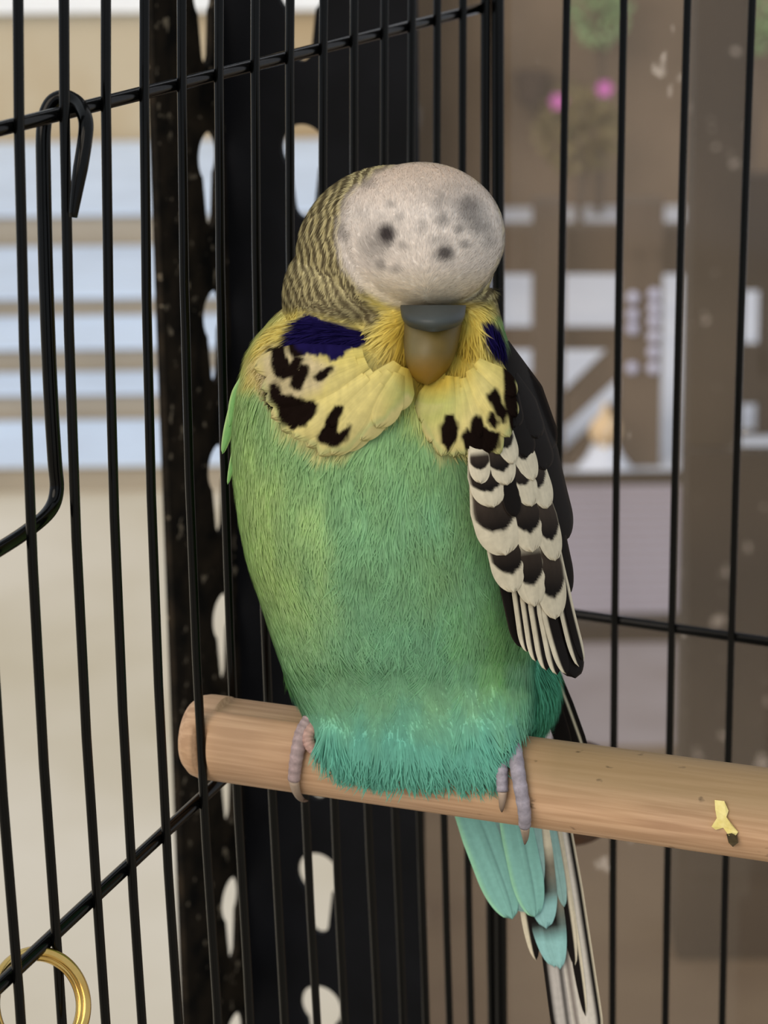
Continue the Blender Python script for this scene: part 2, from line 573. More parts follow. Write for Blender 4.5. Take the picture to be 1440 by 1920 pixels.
nt.links.new(mr.outputs[0], m1.inputs[0]); nt.links.new(tr.outputs[0], m1.inputs[1]); nt.links.new(df.outputs[0], m1.inputs[2])
nz2 = nt.nodes.new('ShaderNodeTexNoise'); nz2.inputs['Scale'].default_value = 130; nz2.inputs['Detail'].default_value = 2
mp2 = nt.nodes.new('ShaderNodeMapping'); mp2.inputs['Scale'].default_value = (1, 1, .6)
nt.links.new(tc.outputs['Object'], mp2.inputs[0]); nt.links.new(mp2.outputs[0], nz2.inputs['Vector'])
r2 = nt.nodes.new('ShaderNodeMapRange'); r2.inputs['From Min'].default_value = .695; r2.inputs['From Max'].default_value = .80
r2.inputs['To Min'].default_value = 0; r2.inputs['To Max'].default_value = .6
nt.links.new(nz2.outputs['Fac'], r2.inputs['Value'])
m2 = nt.nodes.new('ShaderNodeMixShader')
nt.links.new(r2.outputs[0], m2.inputs[0]); nt.links.new(m1.outputs[0], m2.inputs[1]); nt.links.new(wd.outputs[0], m2.inputs[2])
m3 = nt.nodes.new('ShaderNodeMixShader'); m3.inputs[0].default_value = .03
nt.links.new(m2.outputs[0], m3.inputs[1]); nt.links.new(gl.outputs[0], m3.inputs[2])
nt.links.new(m3.outputs[0], o_.inputs[0])
GP = AP + NR * 0.03
q0 = on_plane(690, 930, GP, NR)
V, Fc = [], []
for t in (0, .004):
    for s_ in (0, .42):
        for zz in (0.0, 1.75):
            p = q0 + DR * s_ + NR * t
            V.append((p.x, p.y, zz))
Fc = [(0, 2, 3, 1), (4, 5, 7, 6), (0, 1, 5, 4), (2, 6, 7, 3), (0, 4, 6, 2), (1, 3, 7, 5)]
gl_o = link('window_1', mesh_from('window_1', V[:4], [(0, 2, 3, 1)]), gm, None, smooth=False)
gl_o['kind'] = 'structure'
gl_o['label'] = 'dirty brown tinted glass pane behind the cage'

# ------------------------------------------------------------------ cage
cage = empty('bird_cage', (CORNER.x, CORNER.y, Z_BOT))
tag(cage, 'black wire bird cage around the budgerigar', 'cage')

def bulge(s, zz):
    """outward bow of the side panel at mid height"""
    Yw = .5235 - .92 * s
    t = max(-1.3, min(1.3, ((CAM.z - zz) / Yw - .287) / .184))
    return 0.0013 * (1 - t * t) * min(1.0, 0.35 + s / 0.09)

def panel_line(pa, pb, org, D, N, bow, nseg=14):
    """vertical wire through two pixel rows on the panel, extended to the cage's full height"""
    a, b = on_plane(*pa, org, N), on_plane(*pb, org, N)
    out = []
    for i in range(nseg + 1):
        zz = Z_BOT + (Z_TOP - Z_BOT) * i / nseg
        t = (zz - a.z) / (b.z - a.z)
        p = a + (b - a) * t
        out.append(bow(p, zz))
    return out

topx = [-57, 34, 120, 198.5, 271, 341, 411, 479, 544, 607, 664.5, 721.5, 772.5, 820, 868, 911]
botx = [26, 105, 187, 255, 323, 398, 460, 525, 585, 638, 701, 750, 794, 838, 880, 921]
WR = 0.00074
def bowL(p, zz):
    s = (p - CORNER).dot(DL)
    return p + NL * bulge(s, zz)
for i, (t_, b_) in enumerate(zip(topx, botx)):
    pts = panel_line((t_, 50), (b_, 1750), CORNER, DL, NL, bowL)
    tube('wire', pts, WR if i < 15 else .0010, M_WIRE, cage, 10)
for k in (15.9, 16.9, 17.9):
    p = CORNER + DL * (k * .0127)
    pts = [bowL(Vector((p.x, p.y, Z_BOT + (Z_TOP - Z_BOT) * i / 10)), Z_BOT + (Z_TOP - Z_BOT) * i / 10) for i in range(11)]
    tube('wire', pts, WR, M_WIRE, cage, 10)
rt = [934, 1064, 1171, 1290, 1411, 1532]
rb = [940, 1042, 1151, 1252, 1360, 1468]
for i, (t_, b_) in enumerate(zip(rt, rb)):
    def bowR(p, zz):
        t = max(-1.3, min(1.3, (zz - (CAM.z - .15)) / .12))
        return p - DR * (0.0006 if i else 0.0002) * (1 - t * t)
    pts = panel_line((t_, 50), (b_, 1750), CORNER, DR, NR, bowR)
    tube('wire' if i else 'corner_post', pts, WR if i else .00125, M_WIRE, cage, 10)
def zline(px, py, D, N):
    return on_plane(px, py, CORNER, N)
HR = 0.00105
def crossbar(a, b, N, bow):
    pts = []
    for i in range(17):
        p = a + (b - a) * (i / 16)
        pts.append(bow(p, p.z) + N * (HR + WR * .55))
    tube('crossbar', pts, HR, M_WIRE, cage, 10)
def ext(a, b, k0, k1):
    return a - (b - a) * k0, b + (b - a) * k1
a, b = on_plane(0, 249, CORNER, NL), on_plane(905, 18, CORNER, NL)
a, b = ext(a, b, .15, .02); crossbar(a, b, NL, bowL)
a, b = on_plane(0, 1862, CORNER, NL), on_plane(418, 1484, CORNER, NL)
_sa, _sb = (a - CORNER).dot(DL), (b - CORNER).dot(DL)
a, b = ext(a, b, .25, (_sb - .0005) / (_sa - _sb)); crossbar(a, b, NL, bowL)
a, b = on_plane(1085, 1157, CORNER, NR), on_plane(1440, 1208, CORNER, NR)
a, b = ext(a, b, .42, .35); crossbar(a, b, NR, lambda p, z_: p)
zlow = on_plane(300, 1590, CORNER, NL).z
# bottom tray that the wires stand in (below the picture)
W1, W2 = DL * .235, DR * .075
c0 = CORNER + (NL + NR) * .004
tv = [c0, c0 + W1, c0 + W1 + W2, c0 + W2]
V = [(p.x, p.y, Z_BOT - .012) for p in tv] + [(p.x, p.y, Z_BOT + .004) for p in tv]
link('tray', mesh_from('tray', V, [(3, 2, 1, 0), (4, 5, 6, 7), (0, 1, 5, 4), (1, 2, 6, 5), (2, 3, 7, 6), (3, 0, 4, 7)]), M_WIRE, cage, smooth=False)
st = empty('cage_stand', ((tv[0].x + tv[2].x) / 2, (tv[0].y + tv[2].y) / 2, 0))
tag(st, 'black square stand carrying the bird cage', 'stand')
for p in tv:
    q = p + (Vector((st.location.x, st.location.y, p.z)) - p) * .08
    box('leg', (q.x - .006, q.y - .006, 0), (q.x + .006, q.y + .006, Z_BOT - .012), M_WIRE, st)

# ------------------------------------------------------------------ perch
PD = (DR + Vector((0, 0, .0062))).normalized()
pz = CAM.z - 0.1590
_q10, _q9 = on_plane(386, 1389, CORNER, NL), on_plane(449.5, 1389, CORNER, NL)
P0 = (_q10 + _q9) / 2
P0.z = on_plane(404, 1396, CORNER, NL).z; pz = P0.z
P0 = P0 + NL * bulge(.12, pz)
PR = 0.00695
M_WOOD = bpy.data.materials.new('pale_dowel_wood'); M_WOOD.use_nodes = True
nt = M_WOOD.node_tree; b = nt.nodes['Principled BSDF']; b.inputs['Roughness'].default_value = .6
b.inputs['Specular IOR Level'].default_value = .3
tc = nt.nodes.new('ShaderNodeTexCoord'); mp = nt.nodes.new('ShaderNodeMapping')
mp.inputs['Scale'].default_value = (45, 1300, 1300)
nt.links.new(tc.outputs['Object'], mp.inputs[0])
nz = nt.nodes.new('ShaderNodeTexNoise'); nz.inputs['Scale'].default_value = 1.0; nz.inputs['Detail'].default_value = 6
nt.links.new(mp.outputs[0], nz.inputs['Vector'])
rp = nt.nodes.new('ShaderNodeValToRGB')
rp.color_ramp.elements[0].position = .38; rp.color_ramp.elements[0].color = L4(150, 116, 92)
rp.color_ramp.elements[1].position = .62; rp.color_ramp.elements[1].color = L4(198, 164, 136)
nt.links.new(nz.outputs['Fac'], rp.inputs[0])
nz3 = nt.nodes.new('ShaderNodeTexNoise'); nz3.inputs['Scale'].default_value = 60; nz3.inputs['Detail'].default_value = 3
nt.links.new(tc.outputs['Object'], nz3.inputs['Vector'])
mxa = nt.nodes.new('ShaderNodeMixRGB'); mxa.inputs[2].default_value = L4(188, 152, 116)
nt.links.new(nz3.outputs['Fac'], mxa.inputs[0]); nt.links.new(rp.outputs[0], mxa.inputs[1])
# olive-brown tone towards the top of the right-hand stretch
sx = nt.nodes.new('ShaderNodeSeparateXYZ'); nt.links.new(tc.outputs['Object'], sx.inputs[0])
mrx = nt.nodes.new('ShaderNodeMapRange'); mrx.inputs['From Min'].default_value = .04; mrx.inputs['From Max'].default_value = .06
nt.links.new(sx.outputs[0], mrx.inputs['Value'])
mrz = nt.nodes.new('ShaderNodeMapRange'); mrz.inputs['From Min'].default_value = -.001; mrz.inputs['From Max'].default_value = .004
nt.links.new(sx.outputs[2], mrz.inputs['Value'])
mu = nt.nodes.new('ShaderNodeMath'); mu.operation = 'MULTIPLY'
nt.links.new(mrx.outputs[0], mu.inputs[0]); nt.links.new(mrz.outputs[0], mu.inputs[1])
mu2 = nt.nodes.new('ShaderNodeMath'); mu2.operation = 'MULTIPLY'; mu2.inputs[1].default_value = .8
nt.links.new(mu.outputs[0], mu2.inputs[0])
mxb = nt.nodes.new('ShaderNodeMixRGB'); mxb.inputs[2].default_value = L4(128, 108, 74)
nt.links.new(mu2.outputs[0], mxb.inputs[0]); nt.links.new(mxa.outputs[0], mxb.inputs[1])
# dark dirt flecks
nz4 = nt.nodes.new('ShaderNodeTexNoise'); nz4.inputs['Scale'].default_value = 330; nz4.inputs['Detail'].default_value = 3
mp4 = nt.nodes.new('ShaderNodeMapping'); mp4.inputs['Scale'].default_value = (.6, 1, 1)
nt.links.new(tc.outputs['Object'], mp4.inputs[0]); nt.links.new(mp4.outputs[0], nz4.inputs['Vector'])
r4 = nt.nodes.new('ShaderNodeMapRange'); r4.inputs['From Min'].default_value = .66; r4.inputs['From Max'].default_value = .72
nt.links.new(nz4.outputs['Fac'], r4.inputs['Value'])
mu4 = nt.nodes.new('ShaderNodeMath'); mu4.operation = 'MULTIPLY'
nt.links.new(r4.outputs[0], mu4.inputs[0]); nt.links.new(mrx.outputs[0], mu4.inputs[1])
mxc = nt.nodes.new('ShaderNodeMixRGB'); mxc.inputs[2].default_value = L4(62, 48, 32)
nt.links.new(mu4.outputs[0], mxc.inputs[0]); nt.links.new(mxb.outputs[0], mxc.inputs[1])
nt.links.new(mxc.outputs[0], b.inputs['Base Color'])
bp = nt.nodes.new('ShaderNodeBump'); bp.inputs['Strength'].default_value = .25; bp.inputs['Distance'].default_value = .0003
nt.links.new(nz.outputs['Fac'], bp.inputs['Height']); nt.links.new(bp.outputs[0], b.inputs['Normal'])

prof = [(-.0054, .0), (-.0053, .0022), (-.0050, .0042), (-.0043, .0057), (-.0032, .0066), (-.0020, .00690)]
xs = [-.0013] + [-.0011 + .0022 * i / 6 for i in range(7)] + [.0013, .0017]
prof += [(x, PR) for x in xs] + [(.0017 + .0993 * i / 50, PR) for i in range(1, 51)] + [(.1025, .0066), (.1038, .0055), (.1046, .0038), (.1049, .0018), (.1050, .0)]
seg = 72
V, Fc = [], []
for x, r in prof:
    for k in range(seg):
        an = 2 * math.pi * k / seg
        yy, zz = r * math.cos(an), r * math.sin(an)
        if abs(x) < .00115:
            yy = max(-.0056, min(.0056, yy))          # saw slots that grip the two wires
        if .0015 < x < .024 and yy > -.0030 and zz > .0050:
            zz = .0057 + (zz - .0057) * .1 if zz > .0057 else zz            # planed flat along the back of the top
        V.append((x, yy, zz))
for i in range(len(prof) - 1):
    for k in range(seg):
        k2 = (k + 1) % seg
        Fc.append((i * seg + k, (i + 1) * seg + k, (i + 1) * seg + k2, i * seg + k2))
Fc.append(tuple(range(seg)))
Fc.append(tuple((len(prof) - 1) * seg + k for k in range(seg - 1, -1, -1)))
perch = link('perch', mesh_from('perch', V, Fc), M_WOOD)
perch.location = P0
perch.rotation_euler = (0, -math.asin(PD.z), math.atan2(PD.y, PD.x))
tag(perch, 'pale wooden dowel perch with rounded end slotted onto the cage wires', 'perch')

def on_perch(px, py, off=0.0):
    """nearest point of the perch's cylinder hit by a pixel ray"""
    r = ray(px, py).normalized()
    o = CAM - P0
    rd = r - PD * r.dot(PD); od = o - PD * o.dot(PD)
    A = rd.dot(rd); B = 2 * rd.dot(od); C_ = od.dot(od) - (PR + off) ** 2
    D_ = B * B - 4 * A * C_
    if D_ < 0:
        t = -B / (2 * A)
    else:
        t = (-B - math.sqrt(D_)) / (2 * A)
    return CAM + r * t

# flake of dried food stuck to the perch
M_FLAKE = mat('pale_yellow_flake', (226, 214, 150), .8, rgb2=(206, 190, 110), scale=600)
M_CRUMB = mat('dark_crumb', (70, 58, 30), .8, rgb2=(50, 40, 20), scale=600)
flk = empty('food_flake', on_perch(1355, 1545))
tag(flk, 'pale yellow dried food flake with dark crumb stuck on the perch', 'food flake')
out = [(1340, 1500), (1358, 1502), (1366, 1520), (1362, 1532), (1372, 1548), (1384, 1560), (1376, 1572), (1366, 1566), (1356, 1552), (1342, 1556), (1334, 1550), (1344, 1534), (1341, 1518)]
def patch(name, out, m, par, h=.0004):
    n = len(out)
    V = [on_perch(x, y, h * (1 + .6 * math.sin(i * 2.1))) for i, (x, y) in enumerate(out)] + [on_perch(x, y, -.0002) for x, y in out]
    Fc = [tuple(range(n))] + [(i, i + n, (i + 1) % n + n, (i + 1) % n) for i in range(n)]
    return link(name, mesh_from(name, V, Fc), m, par, smooth=False)
patch('flake', out, M_FLAKE, flk, .0006)
patch('crumb', [(1362, 1564), (1372, 1562), (1382, 1568), (1384, 1580), (1374, 1588), (1366, 1580)], M_CRUMB, flk, .0008)

# ------------------------------------------------------------------ wooden disc clipped to the back wires behind the perch
dc_ = on_plane(1080, 1487, CORNER - NR * .0045, NR)
M_DISC = mat('dark_reddish_wood', (86, 56, 34), .45, rgb2=(60, 38, 22), scale=150, stretch=(1, 1, 6))
ax = (DR * .55 - NR * .835).normalized()
bm = bmesh.new()
prof = [(0, .0036), (.0045, .0036), (.0080, .0030), (.0092, .0012), (.0094, 0), (.0092, -.0012), (.0080, -.0030), (.0045, -.0036), (0, -.0036)]
V, Fc = [], []
uu = Vector((0, 0, 1)); vv = ax.cross(uu)
for r, h in prof:
    for k in range(40):
        an = 2 * math.pi * k / 40
        V.append(dc_ + uu * (r * 1.20 * math.cos(an)) + vv * (r * 1.1 * math.sin(an)) + ax * h)
for i in range(len(prof) - 1):
    for k in range(40):
        k2 = (k + 1) % 40
        Fc.append((i * 40 + k, i * 40 + k2, (i + 1) * 40 + k2, (i + 1) * 40 + k))
bm.free()
dsk = link('wooden_disc', mesh_from('wooden_disc', V, Fc), M_DISC)
tag(dsk, 'dark brown wooden disc on the back wires behind the perch', 'wooden disc')

# ------------------------------------------------------------------ hanging cup-holder wire and brass ring
def offL(px, py, off):
    p = on_plane(px, py, CORNER + NL * off, NL)
    return p + NL * bulge((p - CORNER).dot(DL), p.z)
hk = [(147, 408, -.0022), (154, 350, -.0026), (165, 270, -.0030), (166, 225, -.0022), (150, 194, .0006), (124, 182, .0030),
      (99, 196, .0046), (88, 240, .0050), (90, 330, .0048), (98, 520, .0044), (108, 720, .0042), (117, 860, .0040),
      (121, 922, .0040), (106, 962, .0040), (62, 1000, .0040), (0, 1040, .0042), (-70, 1082, .0046)]
pts = smooth_path([offL(*h) for h in hk], 90)
rads = [.00105] * 91
for i in range(8): rads[i] = .00060 + .00045 * i / 8
holder = tube('cup_holder_hook', pts, rads, M_WIRE, None, 12)
tag(holder, 'black bent wire holder hooked over the side crossbar', 'wire hook')

rc = on_plane(74, 1884, CORNER, NL)
vdir = (CAM - rc).normalized()
vdir = (vdir + Vector((0.30, 0, 0.10))).normalized()
e1 = Vector((0, 0, 1)).cross(vdir).normalized(); e2 = vdir.cross(e1)
pts = []
N_ = 150
for i in range(N_ + 1):
    an = math.radians(200) + 2 * math.pi * 1.93 * i / N_
    rr = .0061 + .00095 * i / N_
    pts.append(rc + e1 * (rr * math.cos(an)) + e2 * (rr * 1.1 * math.sin(an)) + vdir * (.0011 * (i / N_ - .5) * 1.3))
ring = tube('split_ring', pts, .00080, M_BRASS, None, 12)
tag(ring, 'shiny brass split ring hanging on the lower side crossbar', 'ring')

# ================================================================== the budgerigar
BX = at(770, 1400, .428)
bird = empty('budgerigar', (BX.x, BX.y, P0.z + PR))
tag(bird, 'green budgerigar with white spotted head and yellow ruff sitting on the perch', 'bird')
SECT = [  # row, left, right, centre depth mm, half depth mm
    (540, 585, 925, 409, 14), (580, 528, 935, 410, 16), (620, 492, 945, 411, 18.5), (680, 462, 958, 412, 21), (740, 446, 968, 412, 22.5),
    (830, 437, 985, 412.5, 24), (930, 443, 1000, 414, 25), (1030, 460, 1003, 416.5, 25), (1130, 490, 1003, 420, 23.5),
    (1220, 520, 1003, 423.5, 20.5), (1290, 545, 1002, 426, 16.5), (1340, 568, 992, 424.5, 12.0), (1380, 590, 965, 420.5, 6.5),
    (1415, 612, 940, 418.8, 4.0), (1440, 640, 934, 418.6, 2.8), (1458, 690, 930, 418.8, 1.8)]
SECT = np.array(SECT, float)
def interp(col, y):
    # smooth (cubic hermite) interpolation of the section table
    xs_, ys_ = SECT[:, 0], SECT[:, col]
    m = np.gradient(ys_, xs_)
    k = np.clip(np.searchsorted(xs_, y) - 1, 0, len(xs_) - 2)
    h = xs_[k + 1] - xs_[k]; t = np.clip((y - xs_[k]) / h, 0, 1)
    return ((2 * t ** 3 - 3 * t ** 2 + 1) * ys_[k] + (t ** 3 - 2 * t ** 2 + t) * h * m[k] + (-2 * t ** 3 + 3 * t ** 2) * ys_[k + 1] + (t ** 3 - t ** 2) * h * m[k + 1])

def torso():
    ys = np.linspace(540, 1458, 90)
    nseg = 96
    V = []
    for y in ys:
        l, r, dc, hd = (float(interp(c, y)) for c in (1, 2, 3, 4))
        th = np.linspace(0, 2 * np.pi, nseg, endpoint=False)
        e = .92
        cx = np.sign(np.cos(th)) * np.abs(np.cos(th)) ** e; sy = np.sign(np.sin(th)) * np.abs(np.sin(th)) ** e
        xx = (l + r) / 2 + (r - l) / 2 * cx
        wt = min(1, max(0, (y - 1230) / 140))
        V.append(at_np(xx, np.full(nseg, y), (dc - hd * sy - (xx - 770) * .031 * wt) * MM))
    V = np.concatenate(V)
    Fc = []
    for i in range(len(ys) - 1):
        for k in range(nseg):
            k2 = (k + 1) % nseg
            Fc.append((i * nseg + k, (i + 1) * nseg + k, (i + 1) * nseg + k2, i * nseg + k2))
    Fc.append(tuple(range(nseg)))
    Fc.append(tuple((len(ys) - 1) * nseg + k for k in range(nseg - 1, -1, -1)))
    return V, Fc

def ellipsoid(px, py, d, rx, ry, rd, rot=0.0, tilt=0.0, n=48):
    """ellipsoid: centre pixel/depth(mm), radii px, px, mm; rot in the picture plane, tilt = depth gain mm per unit y"""
    V, Fc = [], []
    for i in range(n + 1):
        ph = math.pi * i / n
        for k in range(n):
            th = 2 * math.pi * k / n
            x, y, w = math.sin(ph) * math.cos(th), math.cos(ph), math.sin(ph) * math.sin(th)
            X, Y_ = x * rx, y * ry
            V.append(at_np(px + X * math.cos(rot) - Y_ * math.sin(rot), py + X * math.sin(rot) + Y_ * math.cos(rot), (d + w * rd + tilt * y) * MM))
    for i in range(n):
        for k in range(n):
            k2 = (k + 1) % n
            Fc.append((i * n + k, i * n + k2, (i + 1) * n + k2, (i + 1) * n + k))
    return np.array(V), Fc

def union_remesh(parts, voxel, smooth_it):
    V, Fc = [], []
    o = 0
    for v, f in parts:
        V.append(v); Fc += [tuple(i + o for i in q) for q in f]; o += len(v)
    me = mesh_from('tmpm', np.concatenate(V), Fc)
    bm = bmesh.new(); bm.from_mesh(me)
    bmesh.ops.remove_doubles(bm, verts=bm.verts[:], dist=1e-7)
    bmesh.ops.recalc_face_normals(bm, faces=bm.faces[:])
    bm.to_mesh(me); bm.free()
    ob = bpy.data.objects.new('tmpo', me); COL.objects.link(ob)
    md = ob.modifiers.new('r', 'REMESH'); md.mode = 'VOXEL'; md.voxel_size = voxel
    sm = ob.modifiers.new('s', 'SMOOTH'); sm.iterations = smooth_it; sm.factor = .5
    dg = bpy.context.evaluated_depsgraph_get()
    res = bpy.data.meshes.new_from_object(ob.evaluated_get(dg))
    bpy.data.objects.remove(ob)
    return res

parts = [torso(),
         ellipsoid(742, 478, 402, 186, 168, 15.5),              # skull and nape
         ellipsoid(640, 560, 405, 110, 130, 15),                # back of the neck
         ellipsoid(789, 443, 394.5, 157, 138, 13.5),            # puffed white forehead
         ellipsoid(630, 712, 394.5, 152, 112, 9, rot=.45),      # left ruff lobe
         ellipsoid(872, 748, 396, 90, 118, 9, rot=-.12),        # right ruff lobe
         ellipsoid(735, 640, 398, 70, 90, 10), ellipsoid(885, 640, 399, 60, 90, 10),
         ellipsoid(655, 1390, 422.6, 60, 54, 3.2), ellipsoid(790, 1408, 418.9, 70, 58, 3.2), ellipsoid(890, 1412, 416.0, 46, 56, 3.2),
         ellipsoid(965, 1295, 433, 82, 105, 14),                # rump and thigh
         ]
body_me = union_remesh(parts, .00036, 10)
NV = len(body_me.vertices)
P = np.empty(NV * 3, np.float32); body_me.vertices.foreach_get('co', P); P = P.reshape(-1, 3).astype(float)
NRM = np.empty(NV * 3, np.float32); body_me.vertices.foreach_get('normal', NRM); NRM = NRM.reshape(-1, 3).astype(float)
print('body verts', NV)

# ---- colour of the plumage, laid out over the bird's own front
def vnoise(x, y, seed=0):
    """smooth value noise"""
    xi, yi = np.floor(x).astype(int), np.floor(y).astype(int)
    fx, fy = x - xi, y - yi
    fx, fy = fx * fx * (3 - 2 * fx), fy * fy * (3 - 2 * fy)
    def h(a, b):
        n = (a * 374761393 + b * 668265263 + seed * 1442695) & 0x7fffffff
        n = ((n ^ (n >> 13)) * 1274126177) & 0x7fffffff
        return ((n ^ (n >> 16)) & 0xffff) / 65535.0
    return (h(xi, yi) * (1 - fx) + h(xi + 1, yi) * fx) * (1 - fy) + (h(xi, yi + 1) * (1 - fx) + h(xi + 1, yi + 1) * fx) * fy

def poly_sd(x, y, poly):
    """signed distance to polygon (negative inside)"""
    poly = np.asarray(poly, float)
    inside = np.zeros(x.shape, bool); dmin = np.full(x.shape, 1e18)
    n = len(poly)
    for i in range(n):
        ax_, ay_ = poly[i]; bx_, by_ = poly[(i + 1) % n]
        ex, ey = bx_ - ax_, by_ - ay_
        t = np.clip(((x - ax_) * ex + (y - ay_) * ey) / (ex * ex + ey * ey + 1e-9), 0, 1)
        dmin = np.minimum(dmin, (x - ax_ - t * ex) ** 2 + (y - ay_ - t * ey) ** 2)
        cond = (ay_ > y) != (by_ > y)
        with np.errstate(divide='ignore', invalid='ignore'):
            xin = (bx_ - ax_) * (y - ay_) / (by_ - ay_ + 1e-12) + ax_
        inside ^= cond & (x < xin)
    d = np.sqrt(dmin)
    return np.where(inside, -d, d)

def pmask(x, y, poly, soft):
    return np.clip(.5 - poly_sd(x, y, poly) / soft, 0, 1)

def emask(x, y, cx, cy_, rx, ry, soft=.25, rot=0):
    X, Y_ = x - cx, y - cy_
    c, s = math.cos(rot), math.sin(rot)
    q = np.sqrt(((X * c + Y_ * s) / rx) ** 2 + ((-X * s + Y_ * c) / ry) ** 2)
    return np.clip((1 + soft - q) / (2 * soft), 0, 1)

YEL_L = [(470, 650), (500, 600), (560, 565), (640, 545), (700, 555), (755, 580), (775, 640), (775, 720), (758, 750), (700, 800),
         (650, 842), (598, 852), (590, 836), (560, 822), (530, 808), (515, 775), (490, 720), (455, 715)]
YEL_R = [(760, 700), (800, 720), (850, 690), (870, 620), (875, 575), (915, 570), (930, 610), (955, 680), (968, 740), (962, 800),
         (940, 850), (905, 868), (890, 850), (850, 855), (825, 850), (800, 815), (775, 765)]
SPOTS = [  # black throat spots and pencilling
    [(512, 660), (522, 645), (532, 652), (540, 690), (556, 670), (566, 672), (552, 700), (528, 712), (514, 700)],
    [(545, 632), (575, 618), (586, 632), (570, 660), (552, 668), (543, 650)],
    [(550, 700), (566, 686), (578, 690), (572, 706), (562, 730), (545, 722)],
    [(588, 706), (606, 694), (622, 690), (612, 704), (596, 712)],
    [(506, 722), (518, 718), (526, 742), (560, 748), (574, 758), (560, 770), (530, 770), (508, 750)],
    [(520, 758), (550, 760), (580, 752), (594, 758), (590, 775), (572, 795), (550, 803), (532, 795), (524, 778)],
    [(596, 822), (610, 800), (618, 778), (632, 762), (642, 764), (632, 785), (626, 812), (642, 812), (656, 800), (650, 820), (632, 833), (612, 834)],
    [(828, 800), (838, 782), (850, 782), (856, 800), (852, 828), (840, 842), (830, 830)],
    [(868, 820), (876, 806), (884, 812), (888, 790), (896, 780), (906, 800), (920, 812), (936, 812), (932, 838), (912, 856), (890, 846), (874, 840)],
    [(918, 742), (928, 728), (938, 755), (950, 772), (944, 790), (932, 775)],
    [(945, 690), (958, 690), (968, 730), (972, 790), (962, 810), (950, 760)],
    [(922, 775), (932, 790), (928, 800), (918, 790)],
]
VIO = [[(562, 592), (586, 586), (604, 598), (640, 606), (668, 616), (696, 622), (700, 636), (680, 648), (654, 656), (640, 672), (620, 678),
        (612, 664), (590, 668), (572, 664), (556, 650), (546, 634), (556, 616)],
       [(904, 606), (918, 598), (934, 610), (948, 634), (956, 668), (944, 674), (924, 656), (908, 636)]]
HEADSPOT = [(726, 442, 15, 17, .95), (728, 440, 9, 11, 1.0), (716, 448, 34, 32, .35), (832, 478, 15, 12, .85), (832, 478, 24, 20, .2), (880, 400, 26, 24, .55),
            (900, 428, 20, 16, .42), (878, 382, 14, 12, .3), (828, 415, 12, 14, .5), (822, 380, 16, 18, .28), (858, 432, 9, 9, .45), (872, 460, 10, 8, .5),
            (818, 452, 14, 10, .25), (745, 505, 12, 8, .35), (716, 498, 10, 9, .45), (690, 345, 14, 10, .3), (735, 385, 9, 8, .3),
            (750, 410, 8, 9, .3), (790, 430, 12, 14, .25), (680, 400, 10, 10, .22), (640, 430, 9, 16, .4), (652, 442, 8, 9, .3), (915, 455, 12, 12, .3),
            (700, 470, 22, 24, .25), (760, 465, 9, 8, .3), (860, 372, 34, 26, .18), (800, 360, 40, 24, .10)]

